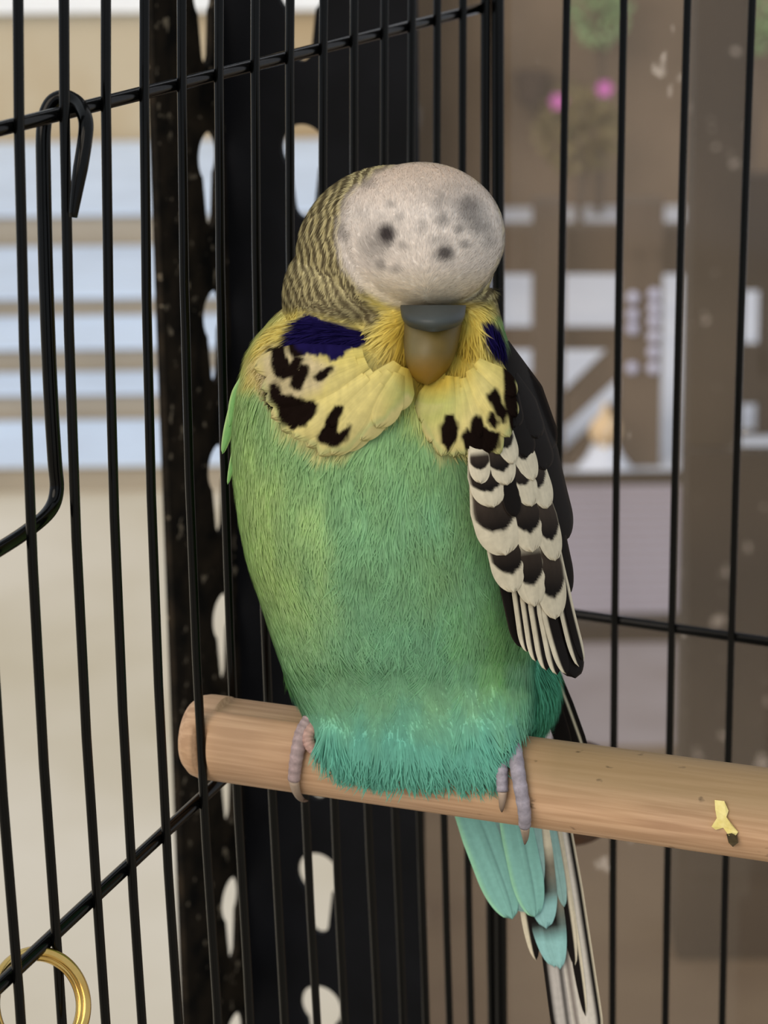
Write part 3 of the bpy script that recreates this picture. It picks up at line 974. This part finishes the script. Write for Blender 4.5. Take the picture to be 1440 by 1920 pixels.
def plumage(x, y, back):
    """linear colour; x, y picture-like coordinates on the bird, back = 0..1 for the far side"""
    n1 = vnoise(x / 26, y / 60, 1) - .5; n2 = vnoise(x / 7, y / 22, 2) - .5; n3 = vnoise(x / 90, y / 120, 3) - .5
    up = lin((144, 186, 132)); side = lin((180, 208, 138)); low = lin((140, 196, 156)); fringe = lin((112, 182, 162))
    t = np.clip((y - 900) / 330 + n3 * .8 + n1 * .35, 0, 1)[:, None]
    c = up * (1 - t) + low * t
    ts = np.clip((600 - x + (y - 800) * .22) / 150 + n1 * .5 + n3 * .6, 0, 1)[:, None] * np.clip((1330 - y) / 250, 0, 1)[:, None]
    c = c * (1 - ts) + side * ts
    tg = np.clip(1 - np.hypot((x - 930) / 100, (y - 1190) / 190) + n1 * .8, 0, 1)[:, None] * .8
    c = c * (1 - tg) + lin((146, 200, 132)) * tg
    tf = np.clip((y - 1310) / 90 + n1 * .7, 0, 1)[:, None]
    c = c * (1 - tf) + fringe * tf
    c = c * (1 + .22 * n2[:, None] + .12 * n1[:, None])
    # thigh
    tt = (np.clip((x - 985) / 20, 0, 1) * np.clip((y - 1200) / 30, 0, 1))[:, None]
    c = c * (1 - tt) + lin((88, 164, 132)) * (1 + .3 * n2[:, None]) * tt
    nape = [(660, 315), (600, 375), (540, 455), (500, 570), (545, 575), (590, 592), (660, 606), (708, 612), (722, 590), (690, 560), (655, 510), (640, 440), (640, 370), (690, 320)]
    rr = np.hypot((x - 800) * 1.0, (y - 430) * .92) + 7 * (vnoise(x / 16, y / 16, 5) - .5) + 2.5 * np.sin(y / 9.0)
    st_ = .5 + .5 * np.sin(rr / 13.5 * 2 * np.pi)
    st_ = np.clip((st_ - .28) * 1.9, 0, 1)[:, None]
    dark = lin((110, 99, 74)); lt = lin((198, 186, 140))
    bar = dark * (1 - st_) + lt * st_
    bar = bar * (1 - .3 * np.clip((y - 540) / 40, 0, 1)[:, None] * st_)
    mh = np.clip((600 - y) / 16, 0, 1)[:, None]
    c = c * (1 - mh) + bar * mh
    jx, jy = x + 9 * n2 + 5 * n1, y + 9 * n1
    # yellow ruff and shoulders
    yel = lin((226, 210, 122)); cre = lin((226, 216, 162))
    mk = np.maximum(pmask(jx, jy, YEL_L, 26), pmask(jx, jy, YEL_R, 24))[:, None]
    ty = np.clip((y - 640) / 160 + n1 * .5, 0, 1)[:, None]
    yc = yel * (1 - .55 * ty) + cre * .55 * ty
    sat = np.clip(1 - np.hypot((x - 815) / 110, (y - 610) / 75), 0, 1)[:, None]
    yc = yc * (1 - sat) + lin((232, 196, 48)) * sat
    yc = yc * (1 + .12 * n2[:, None])
    c = c * (1 - mk) + yc * mk
    # centre of the throat under the beak
    mb = emask(x, y, 800, 745, 60, 55, .5)[:, None] * .75
    c = c * (1 - mb) + lin((176, 190, 112)) * mb
    mq = emask(x, y, 812, 650, 78, 92, .2)[:, None] * .9
    c = c * (1 - mq) + lin((206, 178, 74)) * (1 + .15 * n2[:, None]) * mq
    # barred nape
    mn = pmask(x + 4 * n2, y, nape, 22)[:, None]
    c = c * (1 - mn) + bar * mn
    # white forehead
    mw = emask(x + 6 * n2, y + 5 * n1, 789, 441, 158, 139, .05)[:, None]
    wh = lin((226, 217, 208)) * (1 + .05 * n2[:, None])
    tp = np.clip((400 - y) / 80, 0, 1)[:, None]  # peach towards the crown: warm light from above put into the colour
    wh = wh * (1 - tp) + lin((218, 200, 182)) * tp
    tb = np.clip((y - 500) / 70, 0, 1)[:, None]
    wh = wh * (1 - tb) + lin((226, 214, 188)) * tb
    g = lin((70, 64, 64))
    for sx_, sy_, ra, rb_, k in HEADSPOT:
        w = (emask(x + 4 * n2, y + 4 * n1, sx_, sy_, ra, rb_, .55) * k)[:, None]
        wh = wh * (1 - w) + g * w
    c = c * (1 - mw) + wh * mw
    # violet cheeks and black spots
    mg = pmask(jx, jy, [(480, 668), (520, 640), (580, 660), (626, 690), (600, 730), (560, 752), (505, 748), (488, 712)], 24)[:, None] * .7
    c = c * (1 - mg) + lin((204, 188, 160)) * (1 + .3 * n2[:, None]) * mg
    fx, fy_ = x + 6 * n2, y + 7 * (vnoise(x / 6, y / 9, 8) - .5)
    for pl in SPOTS:
        w = np.clip(.5 - (poly_sd(fx, fy_, pl) - 3.5) / 6, 0, 1)[:, None]
        c = c * (1 - w) + lin((28, 20, 17)) * w
    for pl in VIO:
        w = pmask(fx, fy_, pl, 7)[:, None]
        c = c * (1 - w) + lin((30, 24, 72)) * (1 + .5 * n2[:, None]) * w
    # far side: barred crown and nape above, green below
    bk = np.where((y < 640)[:, None], bar, lin((120, 172, 96)) * (1 + .2 * n2[:, None]))
    bk = np.where((y > 1290)[:, None], fringe * (1 + .2 * n2[:, None]), bk)
    c = c * (1 - back[:, None]) + bk * back[:, None]
    return np.clip(c, 0.002, 1)

def back_of(n, p):
    v = Cn - p
    v /= np.linalg.norm(v, axis=1)[:, None]
    return np.clip(-(n * v).sum(1) * 6 - .3, 0, 1)

px_, py_, pd_ = to_px(P)
cols = plumage(px_, py_, back_of(NRM, P))
a_ = body_me.color_attributes.new('Col', 'FLOAT_COLOR', 'POINT')
c4 = np.ones((NV, 4), np.float32); c4[:, :3] = cols * .96
a_.data.foreach_set('color', c4.ravel())
M_PLUME = vcol_mat('soft_plumage', rough=.9, spec=.08, noise=.10, nscale=900)
M_STRAND = vcol_mat('feather_barbs', rough=1.0, spec=.0, noise=.06, nscale=900, trans=.30)
M_QUILL = vcol_mat('flight_feather', rough=.7, spec=.12, noise=.06, nscale=1200, trans=.06)
body_me.materials.clear()
body = link('body', body_me, M_PLUME, bird)
tag(body, 'rounded green body with white spotted forehead and yellow ruff')

# ---- fine plumage: tapered barbs lying over the body
def barbs():
    me = body_me
    me.calc_loop_triangles()
    nt_ = len(me.loop_triangles)
    tri = np.empty(nt_ * 3, np.int32); me.loop_triangles.foreach_get('vertices', tri); tri = tri.reshape(-1, 3)
    A, B, Cc = P[tri[:, 0]], P[tri[:, 1]], P[tri[:, 2]]
    area = np.linalg.norm(np.cross(B - A, Cc - A), axis=1) / 2
    ctr = (A + B + Cc) / 3
    x, y, d = to_px(ctr)
    nrm = NRM[tri].mean(1); nrm /= np.linalg.norm(nrm, axis=1)[:, None] + 1e-12
    face = 1 - back_of(nrm, ctr)
    w = area * (.25 + .75 * face)
    cap = emask(x, y, 789, 441, 160, 141, .05) * (d < .406)
    w *= 1 + 1.2 * cap
    N = 62000
    idx = rng.choice(nt_, N, p=w / w.sum())
    r1, r2_ = np.sqrt(rng.random(N)), rng.random(N)
    u, v, ww = 1 - r1, r1 * (1 - r2_), r1 * r2_
    pos = A[idx] * u[:, None] + B[idx] * v[:, None] + Cc[idx] * ww[:, None]
    n = nrm[idx]
    x, y, d = x[idx], y[idx], d[idx]
    capf = cap[idx]
    # growth direction in picture coordinates, then made tangent
    gx, gy = np.zeros(N), np.ones(N)
    gx += (x - 730) / 900
    hx, hy = x - 800, y - 560                     # head: away from the beak, up over the crown
    hl = np.hypot(hx, hy) + 1e-6
    hd = np.clip((600 - y) / 40, 0, 1)
    gx = gx * (1 - hd) + hx / hl * hd; gy = gy * (1 - hd) + hy / hl * hd
    nl = pmask(x, y, [(660, 315), (540, 400), (480, 580), (560, 640), (722, 610), (690, 560), (650, 440)], 30)
    gx = gx * (1 - nl) - .35 * nl; gy = gy * (1 - nl) + nl
    lob = np.clip(pmask(x, y, YEL_L, 20), 0, 1)
    lx, ly = x - 790, y - 590
    ll = np.hypot(lx, ly) + 1e-6
    lob *= (y > 560)
    gx = gx * (1 - lob) + lx / ll * lob; gy = gy * (1 - lob) + (ly / ll + .25) * lob
    gx += (vnoise(x / 24, y / 90, 12) - .5) * np.where(y > 640, .7, .2)
    gx += rng.normal(0, .14, N); gy += rng.normal(0, .1, N)
    g = gx[:, None] * E1n - gy[:, None] * E2n
    g -= n * (g * n).sum(1)[:, None]
    g /= np.linalg.norm(g, axis=1)[:, None] + 1e-9
    ln_ = rng.uniform(3.0, 5.2, N) * MM
    ln_ = np.where(y < 600, rng.uniform(1.2, 2.2, N) * MM, ln_)
    ln_ = np.where(capf > .5, rng.uniform(.7, 1.3, N) * MM, ln_)
    ln_ = np.where(y > 1330, ln_ * 1.15, ln_)
    wd_ = np.where(capf > .5, .09, rng.uniform(.09, .17, N)) * MM
    lift = np.where(capf > .5, .09, rng.uniform(.015, .075, N)) * np.where(y > 1320, .5, 1)
    sd = np.cross(n, g)
    curl = rng.normal(0, .12, N)
    ts = [0, .4, .75, 1.0]
    hw = [.75, 1.0, .7, 0.0]
    V = []
    for t, h in zip(ts, hw):
        c = pos + g * (ln_ * t)[:, None] + n * (ln_ * (lift * t * (1.2 - .5 * t)) + .00004)[:, None] + sd * (ln_ * curl * t * t)[:, None]
        if h > 0:
            V.append(c + sd * (wd_ * h)[:, None]); V.append(c - sd * (wd_ * h)[:, None])
        else:
            V.append(c)
    V = np.stack(V, 1)                          # N,7,3
    flat = V.reshape(-1, 3)
    base = (np.arange(N) * 7)[:, None]
    q1 = base + np.array([0, 1, 3, 2]); q2 = base + np.array([2, 3, 5, 4]); t1 = base + np.array([4, 5, 6])
    vx, vy, vd = to_px(flat)
    bk = np.repeat(1 - face[idx], 7)
    # colour of the root blended with the colour where each barb point lies keeps spots crisp but fibrous
    rx, ry = np.repeat(x, 7), np.repeat(y, 7)
    mixx, mixy = rx * .45 + vx * .55, ry * .45 + vy * .55
    C_ = plumage(mixx, mixy, bk)
    jit = np.repeat(rng.normal(1, .05, N), 7)
    tipf = np.tile(np.array([.97, .97, 1, 1, 1.02, 1.02, 1.04]), N)
    C_ = np.clip(C_ * (jit * tipf)[:, None], .002, 1)
    faces = [tuple(r) for r in q1] + [tuple(r) for r in q2] + [tuple(r) for r in t1]
    me_ = mesh_from('plumage', flat, faces, C_)
    nn = np.repeat(n, 7, axis=0) + np.repeat(g, 7, axis=0) * .10
    nn /= np.linalg.norm(nn, axis=1)[:, None]
    for p_ in me_.polygons: p_.use_smooth = True
    me_.normals_split_custom_set_from_vertices([tuple(v) for v in nn])
    return me_
pl = link('plumage', barbs(), M_STRAND, bird)
tag(pl, 'fine soft contour feathers', kind='stuff')

# ---- single flight and tail feathers
PALE = lin((206, 196, 172)); INK = lin((16, 11, 9)); BRN = lin((54, 45, 38))
def pattern(kind, u, t, rg):
    """linear colour on a feather: u -1..1 across, t 0..1 along"""
    au = np.abs(u)
    one = np.ones_like(u)[:, None]
    w = lambda m: m[:, None]
    sm = lambda v, a, b: np.clip((v - a) / (b - a), 0, 1)
    shaft = w(np.clip(1 - au / .10, 0, 1))
    if kind == 'covert':
        r1_, r2_, r3_ = rg.uniform(-.05, .05), rg.uniform(-.12, .12), rg.uniform(-.05, .12)
        u = u - r2_ * .8; au = np.abs(u)
        lower = .75 + r1_ - .20 * u * u + .03 * (vnoise(u * 6 + 3, t * 3 + r1_ * 90, 6) - .5)                 # rounded lower edge of the dark patch
        m = w(np.clip((lower - t) / .035, 0, 1) * sm(t, .20 + r3_, .32 + r3_) * (1 - sm(au, .86, 1.0)))
        mid = w(sm(t, .34, .70))
        return PALE * one * (1 - m) + (BRN * 1.3 * (1 - mid) + INK * mid) * m
    if kind == 'black':
        e = w(sm(au, .86, .97)) * .35
        return INK * one * (1 - e) + BRN * 1.6 * e
    if kind == 'prim':                     # dark vane, pale leading edge
        e = w(sm(-u, .25, .50))
        return INK * one * (1 - e) + PALE * .98 * e
    if kind == 'primr':
        e = w(sm(u, .35, .60))
        return INK * one * (1 - e) + PALE * .95 * e
    if kind == 'green':
        e = w(sm(au, .6, .95))
        return lin((128, 178, 108)) * one * (1 - e) + lin((176, 204, 138)) * e
    teal = lin((126, 178, 168)); tgrey = lin((140, 176, 172))
    if kind == 'teal':
        e = w(sm(-u, .7, .95)); s = w(np.clip(1 - np.abs(u - .25) / .10, 0, 1) * sm(t, .15, .5)) * .55
        c = teal * one * (1 - e) + lin((150, 206, 170)) * e
        return c * (1 - s) + lin((60, 84, 84)) * s
    if kind == 'teal2':
        s = w(np.clip(1 - np.abs(u) / .08, 0, 1) * sm(t, .3, .6)) * .5
        return (tgrey * .9) * one * (1 - s) + lin((60, 84, 84)) * s
    if kind == 'tealtip':                  # pale with a dark band and blue-grey tip
        m = w(sm(t, .40, .55) * (1 - sm(t, .74, .84)) * (1 - sm(u, .2, .7) * .3))
        c = PALE * one * (1 - w(sm(t, .6, .8))) + lin((140, 186, 184)) * w(sm(t, .6, .8))
        return c * (1 - m) + INK * m
    if kind == 'grey':                     # long tail feather, pale outer web, dark shaft streak and edge
        c = lin((178, 172, 166)) * one
        k = w(np.clip(1 - np.abs(u + .05) / .20, 0, 1) * sm(t, .05, .2))
        e = w(sm(-u, .60, .82))
        c = c * (1 - k) + INK * k
        return c * (1 - e) + INK * e
    if kind == 'grey2':
        c = lin((196, 190, 180)) * one
        k = w(sm(u, .45, .7)); e = w(sm(u, .86, .94))
        c = c * (1 - k) + INK * k
        k2 = w(np.clip(1 - np.abs(u + .7) / .25, 0, 1))
        c = c * (1 - k2) + lin((110, 100, 95)) * k2
        return c * (1 - e) + PALE * e
    if kind == 'darktip':
        m = w(1 - sm(t, .72, .88)); e = w(sm(u, .7, .9))
        c = PALE * one * (1 - m) + INK * m
        return c * (1 - e) + PALE * e
    if kind == 'blackedge':
        e = w(np.clip(1 - np.abs(u - .45) / .18, 0, 1))
        return INK * one * (1 - e) + PALE * e
    return PALE * one

def feather_mesh(bx, by, tx, ty, wpx, kind, depth_fn, camber=.22, nu=23, nv=40, bend=0.0, tip=.22, base=.55):
    t = np.linspace(0, 1, nv); u = np.linspace(-1, 1, nu)
    T, Uu = np.meshgrid(t, u, indexing='ij'); T, Uu = T.ravel(), Uu.ravel()
    L = math.hypot(tx - bx, ty - by)
    dx, dy = (tx - bx) / L, (ty - by) / L
    nx, ny = -dy, dx                                # left/right in picture: nx>0 => rightwards when dx small
    if nx < 0 or (abs(nx) < 1e-6 and ny < 0):
        pass
    sx_, sy_ = dy, -dx                              # rightwards for a downward feather
    prof = np.minimum(1, base + (1 - base) * T / .45)
    tt = np.clip((T - (1 - tip)) / tip, 0, 1)
    prof = prof * np.sqrt(np.clip(1 - tt ** 2, 0, 1)) + .002
    half = wpx / 2 * prof
    cx = bx + dx * L * T + sx_ * bend * np.sin(T * math.pi)
    cy2 = by + dy * L * T + sy_ * bend * np.sin(T * math.pi)
    frill = (1.6 * np.sin(Uu * 19 + bx) + 1.1 * np.sin(Uu * 43 + by)) * tt * min(1, wpx / 40)
    X = cx + sx_ * half * Uu + dx * frill; Y_ = cy2 + sy_ * half * Uu + dy * frill
    d = depth_fn(X, Y_, T) + camber * (Uu ** 2) * wpx * .0835 * .18 + .06 * np.sin(T * 40 + Uu * 3) * .25
    V = at_np(X, Y_, d * MM)
    C_ = pattern(kind, Uu, T, rng)
    n = (vnoise(Uu * 9 + bx, T * 4 + by, 4) - .5)[:, None]
    C_ = np.clip(C_ * (1 + .18 * n), .002, 1)
    Fc = []
    for i in range(nv - 1):
        for k in range(nu - 1):
            a = i * nu + k
            Fc.append((a, a + nu, a + nu + 1, a + 1))
    return mesh_from('feather', V, Fc, C_)

def wing_depth(off):
    def f(x, y, t):
        yy = np.clip(y, 600, 1330)
        l = interp(1, yy); dc = interp(3, np.clip(yy, 600, 1200)); hd = interp(4, np.clip(yy, 600, 1050))
        cx = 735.0
        A_ = np.interp(yy, [640, 700, 830, 1000, 1100, 1260, 1330], [245, 262, 312, 352, 372, 400, 400])
        q = np.clip((x - cx) / A_, -1, .985)
        return dc - (hd + .9) * np.sqrt(1 - q * q) - off
    return f

wing = empty('wing', at(1000, 900, .405)); wing.parent = bird
def sub(parent, world_loc):
    parent.matrix_parent_inverse = Matrix.Translation(-bird.location)
sub(wing, None)
def link_sub(name, me, material, par):
    o = bpy.data.objects.new(name, me); COL.objects.link(o)
    me.materials.append(material)
    for p in me.polygons: p.use_smooth = True
    o.parent = par
    o.matrix_parent_inverse = Matrix.Translation(-Vector(par['_w']))
    return o
wing['_w'] = tuple(at(1000, 900, .405))
WF = [  # deepest first: base, tip, width, kind, lift towards the viewer (mm)
    (985, 700, 1052, 1020, 74, 'black', .0), (1005, 790, 1062, 1120, 50, 'black', .1), (950, 640, 1024, 850, 70, 'black', .4),
    (935, 1000, 982, 1215, 40, 'black', -.2), (1026, 1040, 1078, 1270, 56, 'black', .3),
    (960, 1020, 988, 1222, 26, 'prim', .5), (974, 1030, 1005, 1240, 26, 'prim', .7), (988, 1040, 1024, 1256, 28, 'prim', .9),
    (1002, 1050, 1044, 1264, 28, 'prim', 1.1), (1014, 1060, 1062, 1264, 27, 'prim', 1.3),
    (1034, 980, 1086, 1250, 24, 'prim', 1.0), (1042, 985, 1094, 1240, 17, 'primr', 1.2),
    (1018, 985, 1041, 1160, 56, 'covert', 1.7), (978, 970, 1002, 1136, 62, 'covert', 1.9), (930, 960, 964, 1110, 66, 'covert', 2.1),
    (1006, 900, 1040, 1050, 46, 'covert', 2.2), (968, 880, 998, 1034, 60, 'covert', 2.4), (905, 880, 948, 1040, 88, 'covert', 2.6),
    (980, 820, 1026, 952, 46, 'covert', 2.6), (962, 825, 996, 948, 48, 'covert', 2.8), (938, 840, 966, 968, 34, 'black', 2.85), (898, 835, 926, 950, 70, 'covert', 3.0),
    (975, 740, 1022, 880, 50, 'black', 2.7), (952, 770, 1000, 900, 42, 'covert', 3.0), (924, 800, 950, 908, 50, 'covert', 3.2), (894, 820, 902, 905, 40, 'covert', 3.3),
    (950, 720, 988, 856, 46, 'black', 3.1), (930, 770, 962, 868, 38, 'covert', 3.4), (968, 700, 1008, 820, 40, 'black', 3.1),
    (944, 700, 966, 800, 40, 'black', 3.3),
]
for bx, by, tx, ty, w, k, off in WF:
    big = k == 'covert'
    me = feather_mesh(bx, by, tx, ty, w, k, wing_depth(off), tip=.34 if big else .2, base=.6 if big else .12, camber=.35,
                      bend=-6 if (tx > 1050) else 0)
    link_sub('feather', me, M_QUILL, wing)

lwing = empty('wing', at(450, 780, .410)); lwing.parent = bird; sub(lwing, None); lwing['_w'] = tuple(at(450, 780, .410))
for bx, by, tx, ty, w, dd in [(492, 650, 417, 850, 30, 412), (486, 740, 427, 908, 18, 411), (470, 690, 430, 800, 24, 410), (500, 700, 446, 880, 26, 409.5), (466, 690, 421, 838, 16, 413)]:
    me = feather_mesh(bx, by, tx, ty, w, 'green', lambda x, y, t, dd=dd: dd + 0 * x, tip=.85, camber=.6, bend=-7)
    link_sub('feather', me, M_QUILL, lwing)

tail = empty('tail', at(960, 1500, .447)); tail.parent = bird; sub(tail, None); tail['_w'] = tuple(at(960, 1500, .447))
def tail_depth(off):
    return lambda x, y, t: 446.0 + (y - 1450) * .012 - off
TF = [
    (1000, 1420, 1072, 1965, 66, 'grey', .0, .12), (1026, 1420, 1110, 1970, 58, 'grey2', .3, .12),
    (1030, 1460, 1098, 1905, 20, 'primr', .5, .3), (1020, 1440, 1078, 1810, 26, 'primr', .7, .3), (975, 1500, 1040, 1812, 56, 'tealtip', .9, .3), (960, 1520, 1005, 1800, 30, 'prim', .7, .3),
    (1008, 1500, 1050, 1816, 44, 'tealtip', 1.1, .3), (1024, 1500, 1058, 1700, 22, 'teal2', 1.15, .3),
    (996, 1480, 1024, 1740, 56, 'tealtip', 1.4, .3), (1012, 1450, 1026, 1690, 40, 'darktip', 1.2, .3),
    (900, 1440, 985, 1708, 78, 'teal2', 1.6, .35), (852, 1440, 960, 1722, 70, 'teal', 1.9, .3), (975, 1440, 1000, 1690, 58, 'teal2', 1.9, .35),
    (945, 1440, 1003, 1718, 62, 'teal', 2.2, .3),
    (1022, 1230, 1098, 1440, 40, 'blackedge', 3.0, .3), (1010, 1240, 1066, 1420, 34, 'black', 3.2, .3),
]
for bx, by, tx, ty, w, k, off, tp_ in TF:
    me = feather_mesh(bx, by, tx, ty, w, k, tail_depth(off), tip=tp_, base=.75, camber=.25)
    link_sub('feather', me, M_QUILL, tail)

# ---- larger ruff feathers that stand proud of the breast on both sides of the beak
def ruff(root, tips, w, ctr_, rad_, d0, dep):
    rf = empty('ruff', at(ctr_[0], ctr_[1], d0 * MM)); rf.parent = bird; sub(rf, None); rf['_w'] = tuple(at(ctr_[0], ctr_[1], d0 * MM))
    for i, (tx, ty) in enumerate(tips):
        bx = tx + (root[0] - tx) * .62; by = ty + (root[1] - ty) * .62
        L = math.hypot(tx - bx, ty - by); dx, dy = (tx - bx) / L, (ty - by) / L
        off = .25 * (i % 3) + rng.uniform(-.1, .1)
        nu, nv = 25, 40
        T, Uu = np.meshgrid(np.linspace(0, 1, nv), np.linspace(-1, 1, nu), indexing='ij'); T, Uu = T.ravel(), Uu.ravel()
        tt = np.clip((T - .62) / .38, 0, 1)
        half = w / 2 * (.35 + .65 * np.minimum(1, T / .5)) * np.sqrt(np.clip(1 - tt ** 2, 0, 1)) + .15
        frill = 2.2 * np.sin(Uu * 17 + i) * tt + 1.5 * np.sin(Uu * 41 + 2 * i) * tt
        X = bx + dx * (L * T + frill) + dy * half * Uu; Y_ = by + dy * (L * T + frill) - dx * half * Uu
        q = np.hypot((X - ctr_[0]) / rad_[0], (Y_ - ctr_[1]) / rad_[1])
        d = d0 - off + dep * np.clip(q, 0, 1.4) ** 2.2 + .5 * Uu ** 2
        C_ = plumage(X, Y_, np.zeros_like(X))
        C_ *= (1 + .10 * (vnoise(Uu * 12 + i * 7, T * 2, 9) - .5) + rng.normal(0, .02))[:, None]
        # a feather keeps the ruff's own colours out to its tip
        green = np.clip((C_[:, 1] - C_[:, 0]) * 14 - .1, 0, 1)[:, None]
        C_ = C_ * (1 - green) + lin((220, 208, 146)) * green
        Fc = [(a * nu + k, (a + 1) * nu + k, (a + 1) * nu + k + 1, a * nu + k + 1) for a in range(nv - 1) for k in range(nu - 1)]
        link_sub('feather', mesh_from('feather', at_np(X, Y_, d * MM), Fc, np.clip(C_, .002, 1)), M_STRAND, rf)
ruff((775, 640), [(478, 690), (492, 728), (500, 752), (510, 782), (530, 806), (552, 820), (578, 836), (600, 853), (622, 851), (648, 842), (676, 824), (706, 800), (735, 770),
                  (528, 700), (545, 745), (575, 790), (620, 800), (660, 790), (700, 750)], 62, (640, 705), (165, 150), 384.5, 3.6)
ruff((850, 640), [(790, 790), (806, 828), (828, 854), (850, 856), (872, 852), (893, 866), (915, 862), (936, 850), (954, 818), (966, 780), (966, 740),
                  (830, 810), (865, 815), (900, 820), (930, 780)], 48, (875, 735), (100, 130), 385.6, 3.6)

# ---- beak and cere
def loft_rows(name, rows_, seg, colfn, m, par):
    V, Fc, C_ = [], [], []
    for y, xc, hw_, dfront, dback in rows_:
        for k in range(seg):
            an = 2 * math.pi * k / seg
            x = xc + hw_ * math.cos(an)
            s = math.sin(an)
            d = (dfront + dback) / 2 - (dback - dfront) / 2 * s
            V.append(at_np(x, y, d * MM)); C_.append(colfn(x, y, s))
    for i in range(len(rows_) - 1):
        for k in range(seg):
            k2 = (k + 1) % seg
            Fc.append((i * seg + k, (i + 1) * seg + k, (i + 1) * seg + k2, i * seg + k2))
    Fc.append(tuple(range(seg))); Fc.append(tuple((len(rows_) - 1) * seg + k for k in range(seg - 1, -1, -1)))
    return link(name, mesh_from(name, np.array(V), Fc, np.array(C_)), m, par)
M_HORN = vcol_mat('horn', rough=.48, spec=.35, noise=.05, nscale=600)
M_SKIN = vcol_mat('scaly_skin', rough=.55, spec=.35, noise=.15, nscale=1800)
ys_b = np.linspace(606, 722, 18)
br = []
for y in ys_b:
    t = (y - 606) / 116
    hw_ = 53 * (1 - t ** 3.4) ** .55 * (1 - .18 * t) + 2
    xc = 812 - 12 * t
    df = 384.2 - 2.0 * math.sin(t * 2.4) + 3.0 * t ** 3
    br.append((y, xc, hw_, df, df + 12 - 5 * t))
def beakcol(x, y, s):
    t = np.clip((x - 775) / 55, 0, 1)
    c = lin((104, 94, 62)) * (1 - t) + lin((92, 74, 18)) * t
    tb = np.clip((y - 660) / 40, 0, 1)
    c = c * (1 - tb) + lin((122, 90, 22)) * tb
    e = np.clip((abs(x - 806) - 38) / 14, 0, 1) * .6
    return c * (1 - e) + lin((84, 66, 24)) * e
loft_rows('beak', br, 28, beakcol, M_HORN, bird)
cr_ = []
for y in np.linspace(572, 622, 18):
    t = (y - 572) / 50
    hw_ = 62 * max(.05, 1 - (max(0, t - .2) / .805) ** 3.2) ** .5 * (1 - .08 * t)
    df = 384.7 - 4.2 * math.sin(min(1, t * 1.05) * math.pi * .75)
    cr_.append((y, 812, hw_, df, df + 11))
cere = loft_rows('cere', cr_, 32, lambda x, y, s: lin((62, 67, 66)) * (1 - .25 * np.clip(abs(x - 812) / 60, 0, 1)), M_HORN, bird)
tag(cere, 'slate grey cere')
for nx_ in (797, 852):
    v, f = ellipsoid(nx_, 585, 382.3, 7, 5, .8, n=12)
    link('nostril', mesh_from('nostril', v, f, np.tile(lin((16, 16, 18)), (len(v), 1))), M_HORN, cere).matrix_parent_inverse = Matrix.Translation(-bird.location)

# ---- feet
def toe(path, r0, r1, claw_path, par, colr):
    pts = smooth_path(path, 26)
    rad = [(r0 + (r1 - r0) * i / 26) * (1 + .05 * math.sin(i * 2.3)) for i in range(27)]
    V, Fc = tube_data(pts, rad, 12)
    k = np.repeat(np.array([1 + .18 * math.sin(i * 1.9) for i in range(27)]), 12)
    o = link_sub('toe', mesh_from('toe', V, Fc, np.clip(lin(colr) * k[:, None], 0, 1)), M_SKIN, par)
    cp = smooth_path(claw_path, 12)
    V, Fc = tube_data(cp, [r1 * .82 * (1 - i / 12) ** .7 + .00005 for i in range(13)], 10)
    t = np.repeat(np.linspace(0, 1, 13), 10)[:, None]
    link_sub('claw', mesh_from('claw', V, Fc, lin((170, 150, 132)) * (1 - t) + lin((70, 50, 38)) * t), M_HORN, par)
for nm, loc in (('l', on_perch(570, 1380)), ('r', on_perch(960, 1400))):
    ft = empty('foot', loc); ft.parent = bird; sub(ft, None); ft['_w'] = tuple(loc)
    if nm == 'l':
        g = (168, 138, 132)
        toe([on_perch(582, 1350, .0016), on_perch(566, 1376, .0014), on_perch(556, 1420, .0012), on_perch(551, 1462, .0010)], .0013, .0010,
            [on_perch(551, 1462, .0010), on_perch(556, 1485, .0008), on_perch(566, 1499, .0004), on_perch(578, 1502, .0004)], ft, (158, 138, 138))
        toe([on_perch(600, 1352, .0016), on_perch(580, 1374, .0016), on_perch(580, 1394, .0014), on_perch(590, 1408, .0010)], .0011, .0009,
            [on_perch(590, 1408, .0010), on_perch(594, 1420, .0010), on_perch(604, 1430, .0007), on_perch(612, 1430, .0004)], ft, (176, 142, 132))
    else:
        toe([on_perch(950, 1372, .0016), on_perch(943, 1410, .0012), on_perch(941, 1445, .0011), on_perch(942, 1484, .0009)], .00105, .0009,
            [on_perch(942, 1484, .0009), on_perch(942, 1500, .0009), on_perch(941, 1514, .0008), on_perch(941, 1523, .0005)], ft, (142, 136, 146))
        toe([on_perch(956, 1372, .0018), on_perch(965, 1410, .0013), on_perch(974, 1465, .0012), on_perch(983, 1520, .0011), on_perch(984, 1548, .0010)], .0013, .00095,
            [on_perch(984, 1548, .0010), on_perch(985, 1562, .0012), on_perch(985, 1574, .0010), on_perch(984, 1584, .0006)], ft, (142, 136, 146))
for o in bpy.data.objects:
    if '_w' in o: del o['_w']
